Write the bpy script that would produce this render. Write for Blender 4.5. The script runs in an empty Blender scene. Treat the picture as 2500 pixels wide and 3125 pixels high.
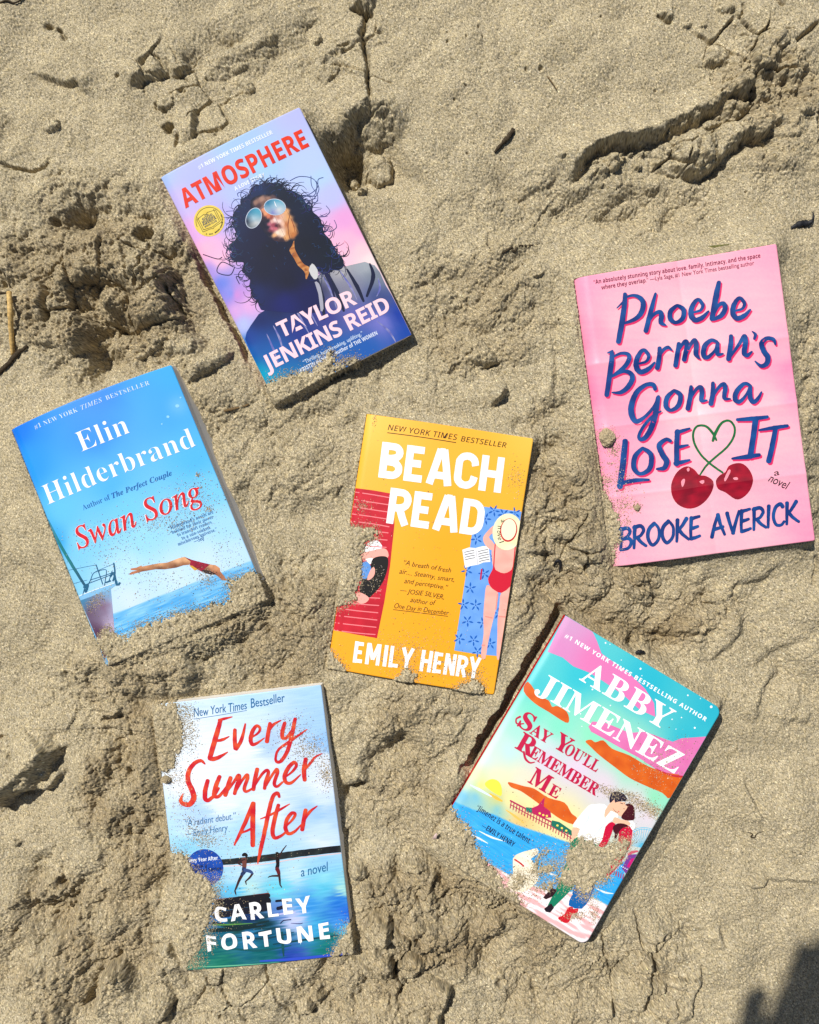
import bpy, bmesh, math, random
import numpy as np
from mathutils import Vector, Matrix
from mathutils.geometry import tessellate_polygon

# ------------------------------------------------------------------ camera, light
C = bpy.context.scene.collection
scene = bpy.context.scene
S = 0.000257            # metres of level sand per unit of the layout grid
H = 0.689               # height of the camera over the sand
CX, CY = 1250.0, 1562.5 # layout grid: x to the right, y towards the photographer
cam_d = bpy.data.cameras.new('camera'); cam = bpy.data.objects.new('camera', cam_d); C.objects.link(cam)
cam.location = (0, 0, H); cam.rotation_euler = (0, 0, 0)
cam_d.sensor_fit = 'VERTICAL'; cam_d.sensor_height = 32.0
cam_d.lens = 32.0*H/(3125*S); cam_d.clip_start = 0.02; cam_d.clip_end = 200
scene.camera = cam

SUN_EL, SUN_AZ = math.radians(56), math.radians(-44)   # azimuth from the picture's up, negative = from the left
w = bpy.data.worlds.new('World'); scene.world = w; w.use_nodes = True
nt = w.node_tree; bg = nt.nodes['Background']
sky = nt.nodes.new('ShaderNodeTexSky'); sky.sky_type = 'NISHITA'; sky.sun_disc = False
sky.sun_elevation = SUN_EL; sky.sun_rotation = SUN_AZ
nt.links.new(sky.outputs[0], bg.inputs[0]); bg.inputs[1].default_value = 0.062
sl = bpy.data.lights.new('sun', 'SUN'); sl.energy = 4.7; sl.angle = math.radians(0.9); sl.color = (1.0, 0.96, 0.89)
sun = bpy.data.objects.new('sun', sl); C.objects.link(sun)
sdir = Vector((math.sin(SUN_AZ)*math.cos(SUN_EL), math.cos(SUN_AZ)*math.cos(SUN_EL), math.sin(SUN_EL)))
sun.rotation_euler = sdir.to_track_quat('Z', 'Y').to_euler(); sun.location = sdir*3
vs = scene.view_settings; scene.display_settings.display_device = 'sRGB'
vs.view_transform = 'Standard'; vs.look = 'None'; vs.exposure = 0.17; vs.gamma = 1.0

# ------------------------------------------------------------------ small helpers
rng = np.random.default_rng(7); random.seed(7)
def lin(c, k=0.8):
    c = np.asarray(c, float)/255.0
    return np.where(c <= .04045, c/12.92, ((c+.055)/1.055)**2.4)*k
_perm = np.concatenate([np.random.default_rng(3).permutation(1024)]*2).astype(np.int32)
_ang = np.random.default_rng(4).uniform(0, 2*np.pi, 1024)
_gx, _gy = np.cos(_ang).astype(np.float32), np.sin(_ang).astype(np.float32)
def perlin(x, y, seed=0):
    x = np.asarray(x, np.float32)+seed*17.31; y = np.asarray(y, np.float32)+seed*9.17
    xf, yf = np.floor(x), np.floor(y); xi = xf.astype(np.int32) & 1023; yi = yf.astype(np.int32) & 1023
    fx, fy = x-xf, y-yf
    u = fx*fx*fx*(fx*(fx*6-15)+10); v = fy*fy*fy*(fy*(fy*6-15)+10)
    def g(a, b, dx, dy):
        h = _perm[_perm[a & 1023]+(b & 1023)]
        return _gx[h]*dx+_gy[h]*dy
    n0 = g(xi, yi, fx, fy); n1 = g(xi+1, yi, fx-1, fy)
    n2 = g(xi, yi+1, fx, fy-1); n3 = g(xi+1, yi+1, fx-1, fy-1)
    a = n0+u*(n1-n0); b = n2+u*(n3-n2)
    return (a+v*(b-a))*1.4
def sstep(a, b, x):
    t = np.clip((x-a)/(b-a), 0, 1); return t*t*(3-2*t)
def seg_dist(px, py, pts, closed=False):
    """distance to a polyline, side (+1 right hand), arc position and total length"""
    P = list(pts)+([pts[0]] if closed else [])
    best = np.full(px.shape, 1e9, np.float32); side = np.ones(px.shape, np.float32); arc = np.zeros(px.shape, np.float32); L = 0
    for (x0, y0), (x1, y1) in zip(P[:-1], P[1:]):
        dx, dy = x1-x0, y1-y0; l2 = dx*dx+dy*dy+1e-9; l = math.sqrt(l2)
        t = np.clip(((px-x0)*dx+(py-y0)*dy)/l2, 0, 1)
        d = np.hypot(px-x0-t*dx, py-y0-t*dy); m = d < best
        best = np.where(m, d, best); cr = dx*(py-y0)-dy*(px-x0)
        side = np.where(m, np.sign(cr), side); arc = np.where(m, L+t*l, arc); L += l
    return best, side, arc, L
def inside(px, py, pts):
    r = np.zeros(px.shape, bool); n = len(pts)
    for i in range(n):
        x0, y0 = pts[i]; x1, y1 = pts[(i+1) % n]
        if y0 == y1: continue
        r ^= ((y0 > py) != (y1 > py)) & (px < (x1-x0)*(py-y0)/(y1-y0)+x0)
    return r
def poly_sd(px, py, pts):
    d, _, _, _ = seg_dist(px, py, pts, True)
    return np.where(inside(px, py, pts), d, -d)
def catmull(pts, n=8, closed=False, vals=None):
    P = np.asarray(pts, float); N = len(P)
    V = None if vals is None else np.asarray(vals, float)
    out, ov = [], []
    rngi = range(N) if closed else range(N-1)
    for i in rngi:
        idx = [(i-1) % N, i, (i+1) % N, (i+2) % N] if closed else [max(i-1, 0), i, i+1, min(i+2, N-1)]
        p0, p1, p2, p3 = P[idx]
        for k in range(n):
            t = k/n
            out.append(.5*((2*p1)+(-p0+p2)*t+(2*p0-5*p1+4*p2-p3)*t*t+(-p0+3*p1-3*p2+p3)*t**3))
            if V is not None: ov.append(V[idx[1]]*(1-t)+V[idx[2]]*t)
    if not closed:
        out.append(P[-1]); ov.append(V[-1] if V is not None else 0)
    return np.array(out), np.array(ov)

def principled(name, rough=.5, spec=.4):
    m = bpy.data.materials.new(name); m.use_nodes = True
    b = m.node_tree.nodes['Principled BSDF']; b.inputs['Roughness'].default_value = rough
    b.inputs['Specular IOR Level'].default_value = spec
    return m, m.node_tree, b
def attr_mat(name, rough, spec):
    m, t, b = principled(name, rough, spec)
    a = t.nodes.new('ShaderNodeAttribute'); a.attribute_name = 'Col'
    t.links.new(a.outputs['Color'], b.inputs['Base Color']); return m, t, b, a
M_ink = attr_mat("printed_ink", .55, .2)[0]
M_cover, t_, b_, a_ = attr_mat('printed_cover', .38, .24)
n_ = t_.nodes.new('ShaderNodeTexNoise'); n_.inputs['Scale'].default_value = 900; n_.inputs['Detail'].default_value = 3
bp = t_.nodes.new('ShaderNodeBump'); bp.inputs['Strength'].default_value = .08; bp.inputs['Distance'].default_value = .0003
t_.links.new(n_.outputs['Fac'], bp.inputs['Height']); t_.links.new(bp.outputs[0], b_.inputs['Normal'])
def paper_mat():
    m, t, b = principled('page_paper', .85, .2)
    tc = t.nodes.new('ShaderNodeTexCoord'); mp = t.nodes.new('ShaderNodeMapping'); mp.inputs['Scale'].default_value = (6, 6, 4200)
    n = t.nodes.new('ShaderNodeTexNoise'); n.inputs['Scale'].default_value = 1; n.inputs['Detail'].default_value = 2
    r = t.nodes.new('ShaderNodeValToRGB'); r.color_ramp.elements[0].position = .3; r.color_ramp.elements[1].position = .7
    r.color_ramp.elements[0].color = (.68, .65, .60, 1); r.color_ramp.elements[1].color = (.88, .86, .81, 1)
    t.links.new(tc.outputs['Object'], mp.inputs[0]); t.links.new(mp.outputs[0], n.inputs['Vector'])
    t.links.new(n.outputs['Fac'], r.inputs[0]); t.links.new(r.outputs[0], b.inputs['Base Color']); return m
M_paper = paper_mat()
def plain_mat(name, col, rough=.5, spec=.3, noise=0, scale=300):
    m, t, b = principled(name, rough, spec); col = tuple(col)
    if noise:
        n = t.nodes.new('ShaderNodeTexNoise'); n.inputs['Scale'].default_value = scale; n.inputs['Detail'].default_value = 4
        r = t.nodes.new('ShaderNodeValToRGB'); r.color_ramp.elements[0].position = .3; r.color_ramp.elements[1].position = .7
        r.color_ramp.elements[0].color = tuple(c*(1-noise) for c in col)+(1,); r.color_ramp.elements[1].color = tuple(min(1, c*(1+noise)) for c in col)+(1,)
        t.links.new(n.outputs['Fac'], r.inputs[0]); t.links.new(r.outputs[0], b.inputs['Base Color'])
        tc = t.nodes.new('ShaderNodeTexCoord'); t.links.new(tc.outputs['Object'], n.inputs['Vector'])
    else: b.inputs['Base Color'].default_value = col+(1,)
    return m

def mesh_np(name, verts, quads=None, tris=None, cols=None, smooth=True):
    me = bpy.data.meshes.new(name); verts = np.asarray(verts, np.float32)
    me.vertices.add(len(verts)); me.vertices.foreach_set('co', verts.ravel())
    nq = 0 if quads is None else len(quads); ntr = 0 if tris is None else len(tris)
    loops = np.concatenate([np.asarray(a, np.int32).ravel() for a in (quads, tris) if a is not None and len(a)])
    me.loops.add(len(loops)); me.loops.foreach_set('vertex_index', loops)
    tot = np.concatenate([np.full(nq, 4, np.int32), np.full(ntr, 3, np.int32)])
    me.polygons.add(nq+ntr); me.polygons.foreach_set('loop_start', np.concatenate([[0], np.cumsum(tot)[:-1]]).astype(np.int32))
    me.update(calc_edges=True)
    me.polygons.foreach_set('use_smooth', np.full(nq+ntr, smooth, bool))
    if cols is not None:
        a = me.color_attributes.new('Col', 'FLOAT_COLOR', 'POINT')
        c4 = np.ones((len(verts), 4), np.float32); c4[:, :3] = cols; a.data.foreach_set('color', c4.ravel())
    me.validate(); return me
def link(name, me, mat, parent=None):
    o = bpy.data.objects.new(name, me); C.objects.link(o)
    if mat: me.materials.append(mat)
    if parent: o.parent = parent
    return o
def tag(o, label, cat, group=None):
    o['label'] = label; o['category'] = cat
    if group: o['group'] = group

# ------------------------------------------------------------------ where the books lie
# width, length, centre x, y, z of the front cover, yaw, tilt about its width, tilt about its length
POSE = {1: [0.11747, 0.18919, -0.09309, 0.19482, 0.018, 0.46523, 0.08498, -0.00548],
        2: [0.1311, 0.19344, -0.20558, -0.00177, 0.022, 0.39316, -0.03021, 0.03382],
        3: [0.12908, 0.1975, 0.01569, -0.03182, 0.016, -0.15337, -0.00786, -0.04098],
        4: [0.14974, 0.22377, 0.21592, 0.07868, 0.022, 0.14362, 0.03178, -0.11282],
        5: [0.13095, 0.20403, -0.11981, -0.24113, 0.018, 0.12394, -0.01786, -0.03835],
        6: [0.13565, 0.20334, 0.12533, -0.2011, 0.024, -0.54099, -0.02977, -0.08622]}
THICK = {1: .021, 2: .024, 3: .021, 4: .026, 5: .021, 6: .024}
# drawing frames on the layout grid: origin x, y and scale
FR = {'Z1': (450, 300, .49275), 'Z2': (0, 1080, .49275), 'Z3': (950, 1220, .44066), 'Z4': (1700, 700, .50094),
      'Z5': (450, 2040, .44529), 'Z6': (1330, 1840, .53333), 'P': (1820, 860, .34783), 'E': (530, 2160, .28986),
      'EC': (560, 2540, .28986), 'A': (680, 530, .22029), 'S': (1700, 2370, .23196), 'SW': (180, 1600, .34783), 'Y': (1330, 2040, .5102),
      'T': (0, 0, .72464), 'U': (1250, 0, .72464), 'V': (0, 600, .46377), 'W': (1000, 700, .52174), 'X': (0, 1950, .54514),
      'G': (900, 2300, .46377), 'Q': (1700, 2300, .46377), 'R': (1600, 1600, .52174), 'O': (0, 0, 1.44928), 'N': (0, 0, 1)}
def grid(frame, pts):
    ox, oy, f = FR[frame]; p = np.asarray(pts, float).reshape(-1, 2); return p*f+np.array([ox, oy])
CORN = {1: [(75, 493), (950, 50), (1628, 1470), (806, 1883)], 2: [(68, 468), (1060, 72), (1660, 1515), (650, 1935)],
        3: [(385, 102), (1537, 265), (1265, 2048), (112, 1850)], 4: [(95, 305), (1340, 83), (1570, 1910), (360, 2040)],
        5: [(36, 262), (1197, 95), (1405, 1955), (258, 2062)], 6: [(738, 68), (1640, 610), (848, 1960), (-28, 1383)]}
def homog(src, dst):
    A, b = [], []
    for (x, y), (u, v) in zip(src, dst):
        A += [[x, y, 1, 0, 0, 0, -u*x, -u*y], [0, 0, 0, x, y, 1, -v*x, -v*y]]; b += [u, v]
    h = np.linalg.solve(np.array(A, float), np.array(b, float)); return np.append(h, 1).reshape(3, 3)
def hmap(M, p):
    p = np.asarray(p, float).reshape(-1, 2); q = np.c_[p, np.ones(len(p))]@M.T; return q[:, :2]/q[:, 2:]
class Frame: pass
BK = {}
for b, (W, L, tx, ty, tz, th, a, bb) in POSE.items():
    f = Frame(); f.W, f.L, f.th = W, L, THICK[b]
    tilt = Vector((math.cos(th)*a-math.sin(th)*bb, math.sin(th)*a+math.cos(th)*bb, 0))
    f.R = np.array((Matrix.Rotation(tilt.length, 3, tilt.normalized())@Matrix.Rotation(th, 3, 'Z')))
    f.T = np.array([tx, ty, tz])
    f.Hm = homog(grid('Z%d' % b, CORN[b]), [(-W/2, L/2), (W/2, L/2), (W/2, -L/2), (-W/2, -L/2)])
    f.Hi = np.linalg.inv(f.Hm); BK[b] = f
def bulge(b, x, y):
    """how the front cover bends away from a flat board (book's own metres)"""
    f = BK[b]; u = np.asarray(x)/f.W+.5; v = .5-np.asarray(y)/f.L     # u 0 at the spine, v 0 at the top edge
    sp = np.clip(1-u*f.W/.006, 0, 1)
    if b == 2: z = .0085*4*np.clip(u, 0, 1)*(1-np.clip(u, 0, 1))*(1-.75*np.clip(v, 0, 1))**1.0-.0022*sp**2
    elif b == 4:
        z = -.0045*np.clip(1-u*f.W/.011, 0, 1)**2.2
        for c, k in ((.30, .0), (.52, .0), (.76, .0)): z = z+.0010*np.exp(-np.abs(v-c-.012*u)/.022)
        z = z-.0009*np.exp(-np.abs(u-.515)/.035)+.0006*np.sin(u*7+v*5)
    else:
        z = {1: .0026, 3: .0034, 5: .0036, 6: .0028}[b]*4*np.clip(u, 0, 1)*(1-np.clip(u, 0, 1))-.0012*sp**2
        z = z+(.0016*np.clip((u-.8)/.2, 0, 1)**2*np.clip((.25-v)/.25, 0, 1)**2 if b == 3 else 0)+.0022*np.clip((u-.55)/.45, 0, 1)**2*np.clip((v-.6)/.4, 0, 1)**2*(b in (5, 6))
    return z

# ------------------------------------------------------------------ sand (one sheet, fine where it is looked at, reaching far out)
DX = 0.00056
def axis(h):
    a = np.arange(-h, h+DX/2, DX); st = DX; x = a[-1]; o = []
    while x < 40: st *= 1.13; x += st; o.append(x)
    o = np.array(o); return np.concatenate([-o[::-1], a, o]), len(o)
ax, padx = axis(.350); ay, pady = axis(.430); ay = ay[::-1].copy()
Xg, Yg = [q.astype(np.float32) for q in np.meshgrid(ax, ay)]
Rr = np.hypot(np.maximum(np.abs(Xg)-.36, 0), np.maximum(np.abs(Yg)-.44, 0)); fine = np.exp(-Rr/.12)
GX = 1250+Xg/S; GY = 1562.5-Yg/S            # layout units
# hand-placed looseness of the surface: x, y, rx, ry, amount
ROUGH = [(330, 900, 430, 300, 1), (640, 560, 260, 120, .35), (300, 620, 330, 120, .6), (980, 1080, 260, 160, .7), (1480, 960, 260, 280, .75),
         (950, 1330, 330, 260, .55), (880, 1900, 300, 220, .9), (420, 2060, 330, 130, .8), (1870, 1850, 380, 190, 1), (1720, 1500, 200, 330, .9),
         (420, 2450, 190, 420, 1), (250, 2850, 330, 300, .9), (1250, 2300, 250, 420, .75), (1400, 2780, 420, 260, 1), (560, 3050, 380, 120, .5),
         (1750, 2980, 420, 220, .7), (1150, 3000, 330, 190, .8), (1950, 640, 300, 110, .55), (2350, 330, 240, 230, .8), (1660, 640, 330, 120, .5),
         (140, 760, 220, 180, .5), (620, 1250, 200, 300, .6), (2380, 2000, 200, 250, .25), (760, 190, 420, 110, .3), (2440, 1250, 60, 500, .6)]
rough = np.full_like(Xg, .06)
wn = perlin(Xg/.05, Yg/.05, 1)*.4+perlin(Xg/.02, Yg/.02, 2)*.25
for x, y, rx, ry, a in ROUGH:
    d = ((GX-x)/rx)**2+((GY-y)/ry)**2
    rough = np.maximum(rough, a*np.clip(1.25-d*.9+wn, 0, 1)**1.2)
rough = np.clip(rough, 0, 1)
warpx = perlin(Xg/.03, Yg/.03, 5)*10+perlin(Xg/.009, Yg/.009, 6)*5+perlin(Xg/.003, Yg/.003, 15)*2.2
warpy = perlin(Xg/.03, Yg/.03, 7)*10+perlin(Xg/.009, Yg/.009, 8)*5+perlin(Xg/.003, Yg/.003, 16)*2.2
QX, QY = GX+warpx, GY+warpy
RX, RY = GX+1.3*perlin(Xg/.03, Yg/.03, 5)*10+perlin(Xg/.011, Yg/.011, 6)*7, GY+1.3*perlin(Xg/.03, Yg/.03, 7)*10+perlin(Xg/.011, Yg/.011, 8)*7
Z = .010*perlin(Xg/.32, Yg/.32, 9)+.009*perlin(Xg/.13, Yg/.13, 10)+.0030*perlin(Xg/.05, Yg/.05, 11)
# clods of loose sand: rounded lumps with creases between them, at several sizes
def lumps(wl, seed, sharp=1.0):
    n = perlin((Xg+S*warpx*.8)/wl, (Yg+S*warpy*.8)/wl, seed); return np.abs(n)**.75-.45
L1, L2, L3, L4 = lumps(.030, 20), lumps(.015, 21), lumps(.0075, 22), lumps(.0038, 23)
sel = np.clip(.5+perlin(Xg/.045, Yg/.045, 24)*1.1, 0, 1)
big = np.abs(perlin((Xg+S*warpx*2)/.085, (Yg+S*warpy*2)/.085, 25))**.8
mid = np.abs(perlin((Xg+S*warpx)/.040, (Yg+S*warpy)/.040, 26))**.8
hollow = np.clip(perlin(Xg/.060, Yg/.060, 27)-.12, 0, 1)*np.clip(perlin(Xg/.026, Yg/.026, 28)+.35, 0, 1)
Z += (.36+.64*rough)*(.0200*big+.0100*mid)-rough*.050*hollow+.0030*perlin(Xg/.055, Yg/.04, 29)*(.5+.5*rough)
Z += rough*(.0110*L1+.0086*L2*(.35+.65*sel)+.0064*L3*(.3+.7*sel)+.0027*L4)
Z += (1-rough)*(.0006*perlin(Xg/.012, Yg/.012, 12)+.0014*perlin(Xg/.026, Yg/.020, 13))
def win(x0, y0, x1, y1, m=0):
    xa, xb = (min(x0, x1)-m-1250)*S, (max(x0, x1)+m-1250)*S; ya, yb = (1562.5-max(y0, y1)-m)*S, (1562.5-min(y0, y1)+m)*S
    i0, i1 = np.searchsorted(-ay, -yb), np.searchsorted(-ay, -ya); j0, j1 = np.searchsorted(ax, xa), np.searchsorted(ax, xb)
    return slice(max(i0, 0), i1), slice(max(j0, 0), j1)
def bbox(P, m): P = np.asarray(P); return win(P[:, 0].min(), P[:, 1].min(), P[:, 0].max(), P[:, 1].max(), m)
def scarp(frame, pts, h, hs=-1, fall=90, steep=7, crack=0.0, cw=7, taper=.25):
    """a broken edge of packed sand: high on one side (hs -1: above a line drawn left to right), h in mm"""
    steep = max(steep, h*1.35)
    P = grid(frame, pts); sl_ = bbox(P, fall*5)
    d, s, arc, Ln = seg_dist((RX if h > 7 else QX)[sl_], (RY if h > 7 else QY)[sl_], P); sd = d*s*hs+(perlin(Xg[sl_]/.006, Yg[sl_]/.006, 36)*6+perlin(Xg[sl_]/.0025, Yg[sl_]/.0025, 37)*2 if h > 7 else 0)
    e = sstep(0, 1, np.clip(np.minimum(arc, Ln-arc)/(taper*Ln+1), 0, 1))
    core = np.exp(-np.maximum(d-0, 0)/fall)
    up = sstep(-steep, steep, sd)*core
    near = np.exp(-np.maximum(d-25, 0)/35); mx, my = P[len(P)//2]; ebar = np.exp(-((GX[sl_]-mx)**2+(GY[sl_]-my)**2)/(.55*Ln)**2); e0 = e; e = e*near+ebar*(1-near)
    h = h*1.15*(1+.35*near*perlin(arc/60+len(pts), arc*0+h, 35)); fall = fall*1.5; core = np.exp(-d/fall); up = sstep(-steep, steep, sd)*core
    Z[sl_] += h*.001*e*up-crack*.001*np.clip(e0*1.6, 0, 1)*np.exp(-((sd+steep)/cw)**2)
def crack(frame, pts, depth, wd=6):
    P = grid(frame, pts); sl_ = bbox(P, 60); d, s, arc, Ln = seg_dist(QX[sl_], QY[sl_], P)
    e = sstep(0, .2, np.minimum(arc, Ln-arc)/Ln); Z[sl_] -= depth*.001*e*np.exp(-(d/wd)**2)
def pit(frame, x, y, rx, ry, depth, rot=0, p=2, rim=0):
    (cx, cy), = grid(frame, [(x, y)]); f = FR[frame][2]; rx, ry = rx*f, ry*f; sl_ = win(cx, cy, cx, cy, max(rx, ry)*2.6)
    dx, dy = QX[sl_]-cx, QY[sl_]-cy; c, s = math.cos(math.radians(rot)), math.sin(math.radians(rot))
    r = np.sqrt(((c*dx+s*dy)/rx)**2+((-s*dx+c*dy)/ry)**2)
    Z[sl_] += .001*(-depth*np.exp(-r**(2*p))+rim*np.exp(-((r-1.25)/.3)**2))
def clod(frame, x, y, rx, ry, h, rot=0, p=3.0, seed=0):
    (cx, cy), = grid(frame, [(x, y)]); f = FR[frame][2]; rx, ry = rx*f, ry*f; sl_ = win(cx, cy, cx, cy, max(rx, ry)*1.8)
    dx, dy = QX[sl_]-cx, QY[sl_]-cy; c, s = math.cos(math.radians(rot)), math.sin(math.radians(rot)); u, v = (c*dx+s*dy)/rx, (-s*dx+c*dy)/ry
    r = (np.abs(u)**2.4+np.abs(v)**2.4)**(1/2.4); r = r+.16*perlin(u*1.7+seed, v*1.7, 31)+.07*perlin(u*4+seed, v*4, 32)
    Z[sl_] += .001*h*np.clip(1-np.maximum(r, 0)**p, 0, 1)**.6*(1+.25*perlin(u*1.5, v*1.5+seed, 33))
def plates(cx, cy, rx, ry, n, h, rot=0, seed=0, wd=5.0):
    """a crust broken into loose plates with cracks between them (layout units)"""
    r_ = np.random.default_rng(seed); sl_ = win(cx, cy, cx, cy, max(rx, ry)*1.25); X_, Y_ = QX[sl_], QY[sl_]; c, s = math.cos(math.radians(rot)), math.sin(math.radians(rot))
    u, v = (c*(X_-cx)+s*(Y_-cy))/rx, (-s*(X_-cx)+c*(Y_-cy))/ry; m = sstep(1.05, .72, np.hypot(u, v)+.25*perlin(X_/70, Y_/70, 140+seed))
    P = r_.uniform(-1.2, 1.2, (n, 2)); f1 = np.full(X_.shape, 1e9, np.float32); f2 = f1.copy(); hh = np.zeros_like(f1)
    for a, b_ in P:
        px_, py_ = cx+c*a*rx-s*b_*ry, cy+s*a*rx+c*b_*ry; d = np.hypot(X_-px_, Y_-py_); t = r_.normal(0, .02, 2); z_ = r_.uniform(-.2, 1)*h+t[0]*(X_-px_)*.35+t[1]*(Y_-py_)*.35
        near = d < f1; f2 = np.where(near, f1, np.minimum(f2, d)); hh = np.where(near, z_, hh); f1 = np.minimum(f1, d)
    e = f2-f1; Z[sl_] += .001*m*(hh*sstep(1, 12, e)-h*.7*np.exp(-(e/wd)**2))
plates(2260, 190, 190, 150, 16, 5, -35, 1); plates(2130, 450, 190, 75, 16, 5, -28, 2); plates(1960, 2960, 220, 190, 13, 4, 20, 3); plates(1150, 2890, 150, 150, 9, 6, 0, 4)
plates(520, 215, 150, 80, 7, 4, -20, 5); plates(350, 890, 260, 190, 22, 6, 10, 6); plates(1790, 1600, 110, 160, 10, 5, 0, 7); plates(760, 3020, 190, 120, 10, 4, 0, 8); plates(640, 330, 130, 110, 9, 4, 30, 9); plates(1110, 220, 90, 200, 7, 4, 0, 10)
# --- the long broken edges, cracks and footprints
crack('T', [(1575, -20), (1555, 20), (1535, 90), (1520, 150), (1530, 210), (1550, 320), (1562, 440), (1570, 500)], 9, 6)
scarp('T', [(1555, 20), (1520, 150), (1530, 210), (1550, 320), (1562, 420)], 5, +1, 60, 5)
crack('T', [(1420, 200), (1475, 178)], 4, 4); scarp('T', [(1470, 5), (1585, 30)], 9, -1, 50, 7, 8, 9)
scarp('T', [(1310, 300), (1430, 215), (1440, 310), (1560, 350)], 4, -1, 50, 8)
pit('T', 1545, 650, 155, 140, 20, 0, 2.4); pit('T', 1440, 690, 100, 95, 30, -20, 2.4); pit('T', 1600, 830, 200, 190, 13, 0, 1.5)
clod('T', 1565, 535, 88, 62, 10, 10, 2.2, 1); clod('T', 1602, 690, 56, 70, 13, 0, 4, 2); clod('T', 1480, 700, 24, 32, 9, 0, 3, 3)
clod('T', 1525, 770, 24, 34, 7, 0, 3, 4); clod('T', 1515, 800, 22, 18, 6, 0, 3, 5); clod('T', 1535, 690, 16, 30, 8, 0, 3, 6)
scarp('T', [(1375, 620), (1440, 600), (1475, 560), (1490, 500), (1560, 470), (1640, 500), (1680, 580)], 13, -1, 90, 7, 4, 9)
scarp('U', [(640, 800), (675, 760), (720, 690), (760, 650), (830, 632), (950, 612), (1040, 600), (1100, 555), (1200, 510), (1250, 490), (1290, 430), (1330, 415), (1400, 420), (1430, 380), (1500, 385)], 12, -1, 130, 7, 6, 12, .12)
scarp('U', [(720, 690), (760, 645), (830, 625), (950, 612), (1050, 590)], 5, -1, 16, 6, 3, 8)
scarp('U', [(1080, 705), (1150, 740), (1215, 745), (1270, 710), (1330, 640), (1390, 600), (1480, 580), (1520, 545), (1590, 535)], 9, -1, 150, 8, 5, 12, .15)
clod('U', 1190, 640, 75, 75, 9, 15, 3, 7); clod('U', 848, 710, 26, 45, 9, -10, 3, 8); clod('U', 800, 735, 30, 24, 6, 0, 3, 9); clod('U', 1385, 390, 45, 55, 8, 0, 3, 10)
clod('U', 1300, 465, 45, 40, 6, 0, 3, 11); clod('U', 1240, 540, 40, 22, 5, 0, 3, 12); clod('U', 1500, 240, 95, 50, 8, -50, 3, 13); clod('U', 1600, 305, 65, 40, 8, -25, 3, 14)
clod('U', 1645, 490, 40, 28, 6, -20, 3, 15); clod('U', 1460, 425, 40, 30, 6, 0, 3, 16)
for i in range(46):
    t = rng.uniform(0, 1); clod('U', 700+900*t+rng.normal(0, 60), 770-420*t+rng.normal(0, 45)+25, rng.uniform(7, 20), rng.uniform(6, 15), rng.uniform(2, 5), rng.uniform(0, 180), 3, i)
scarp('U', [(1380, 160), (1400, 185), (1470, 195)], 6, +1, 50, 5, 5, 7); crack('U', [(1600, 205), (1650, 160), (1720, 105)], 8, 6); crack('U', [(1385, 95), (1405, 60), (1400, 20)], 6, 5)
crack('U', [(1530, 0), (1550, 40), (1575, 45)], 6, 6); clod('U', 1320, 45, 40, 30, 5, 0, 3, 17); scarp('U', [(1030, 75), (1060, 100), (1095, 105)], 5, -1, 40, 5, 5, 6)
clod('U', 1150, 122, 26, 12, 3, 0, 3, 18); clod('U', 1220, 122, 24, 12, 3, 0, 3, 19); scarp('U', [(1690, 640), (1700, 520), (1712, 400)], 3, -1, 40, 6, 3, 6)
for x, y, r in [(160, 188, 6), (280, 122, 5), (298, 165, 4), (232, 170, 4), (190, 430, 6), (800, 97, 5), (543, 312, 9), (482, 313, 6), (150, 147, 4), (43, 85, 4), (1018, 403, 5), (915, 462, 3), (545, 48, 4), (580, 125, 4), (212, 118, 3), (240, 663, 5), (385, 675, 5), (640, 660, 4), (1407, 822, 5), (238, 369, 4)]:
    pit('U', x, y, r, r, 3.2, 0, 2)
for i in range(150):
    pit('N', rng.uniform(0, 2500), rng.uniform(0, 3125), 2.5, 2.5, rng.uniform(1, 2.4), 0, 2)
# left top plates and cracks
scarp('T', [(545, 385), (600, 375), (660, 345), (715, 320), (722, 290)], 6, -1, 70, 6, 3, 7); scarp('T', [(730, 325), (775, 315), (825, 270)], 7, -1, 60, 6, 3, 7)
crack('T', [(640, 250), (690, 280), (722, 320)], 5, 4); crack('T', [(-20, 700), (60, 715), (140, 718), (200, 705), (245, 680)], 6, 6)
scarp('T', [(130, 300), (200, 320), (270, 350), (340, 365), (400, 430)], 6, -1, 80, 9, 2, 8); crack('T', [(240, 110), (255, 150), (285, 190)], 6, 5)
scarp('T', [(440, 190), (520, 150), (575, 80)], 3, +1, 70, 26); scarp('T', [(840, 170), (860, 90), (930, 40), (1080, 20)], 4, +1, 60, 30); scarp('T', [(930, 290), (1040, 215), (1180, 180), (1330, 120)], 5, -1, 60, 22, 1); clod('T', 960, 260, 120, 60, 6, -30, 2, 52); clod('T', 1380, 260, 60, 90, 5, 20, 2.2, 53); clod('T', 1150, 90, 200, 80, 5, -25, 2, 54)
clod('T', 1340, 150, 18, 26, 5, 20, 3, 20); clod('T', 1040, 370, 30, 26, 5, 0, 3, 21); clod('T', 225, 545, 38, 26, 5, -20, 3, 22); clod('T', 700, 465, 45, 30, 5, -30, 3, 23); clod('T', 800, 560, 60, 90, 5, 0, 3, 24)
pit('T', 516, 347, 9, 9, 5); pit('T', 730, 565, 24, 18, 12, 20, 2); pit('T', 775, 412, 15, 11, 7); pit('T', 765, 625, 12, 26, 8, 20); pit('T', 205, 110, 22, 14, 6); pit('T', 620, 1005, 42, 26, 14, 10, 2); pit('T', 30, 570, 40, 70, 5); pit('T', 240, 940, 20, 14, 6)
crack('T', [(660, 440), (668, 485), (725, 498)], 6, 5); scarp('T', [(835, 480), (845, 560), (835, 640)], 5, +1, 60, 6, 3)
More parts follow.
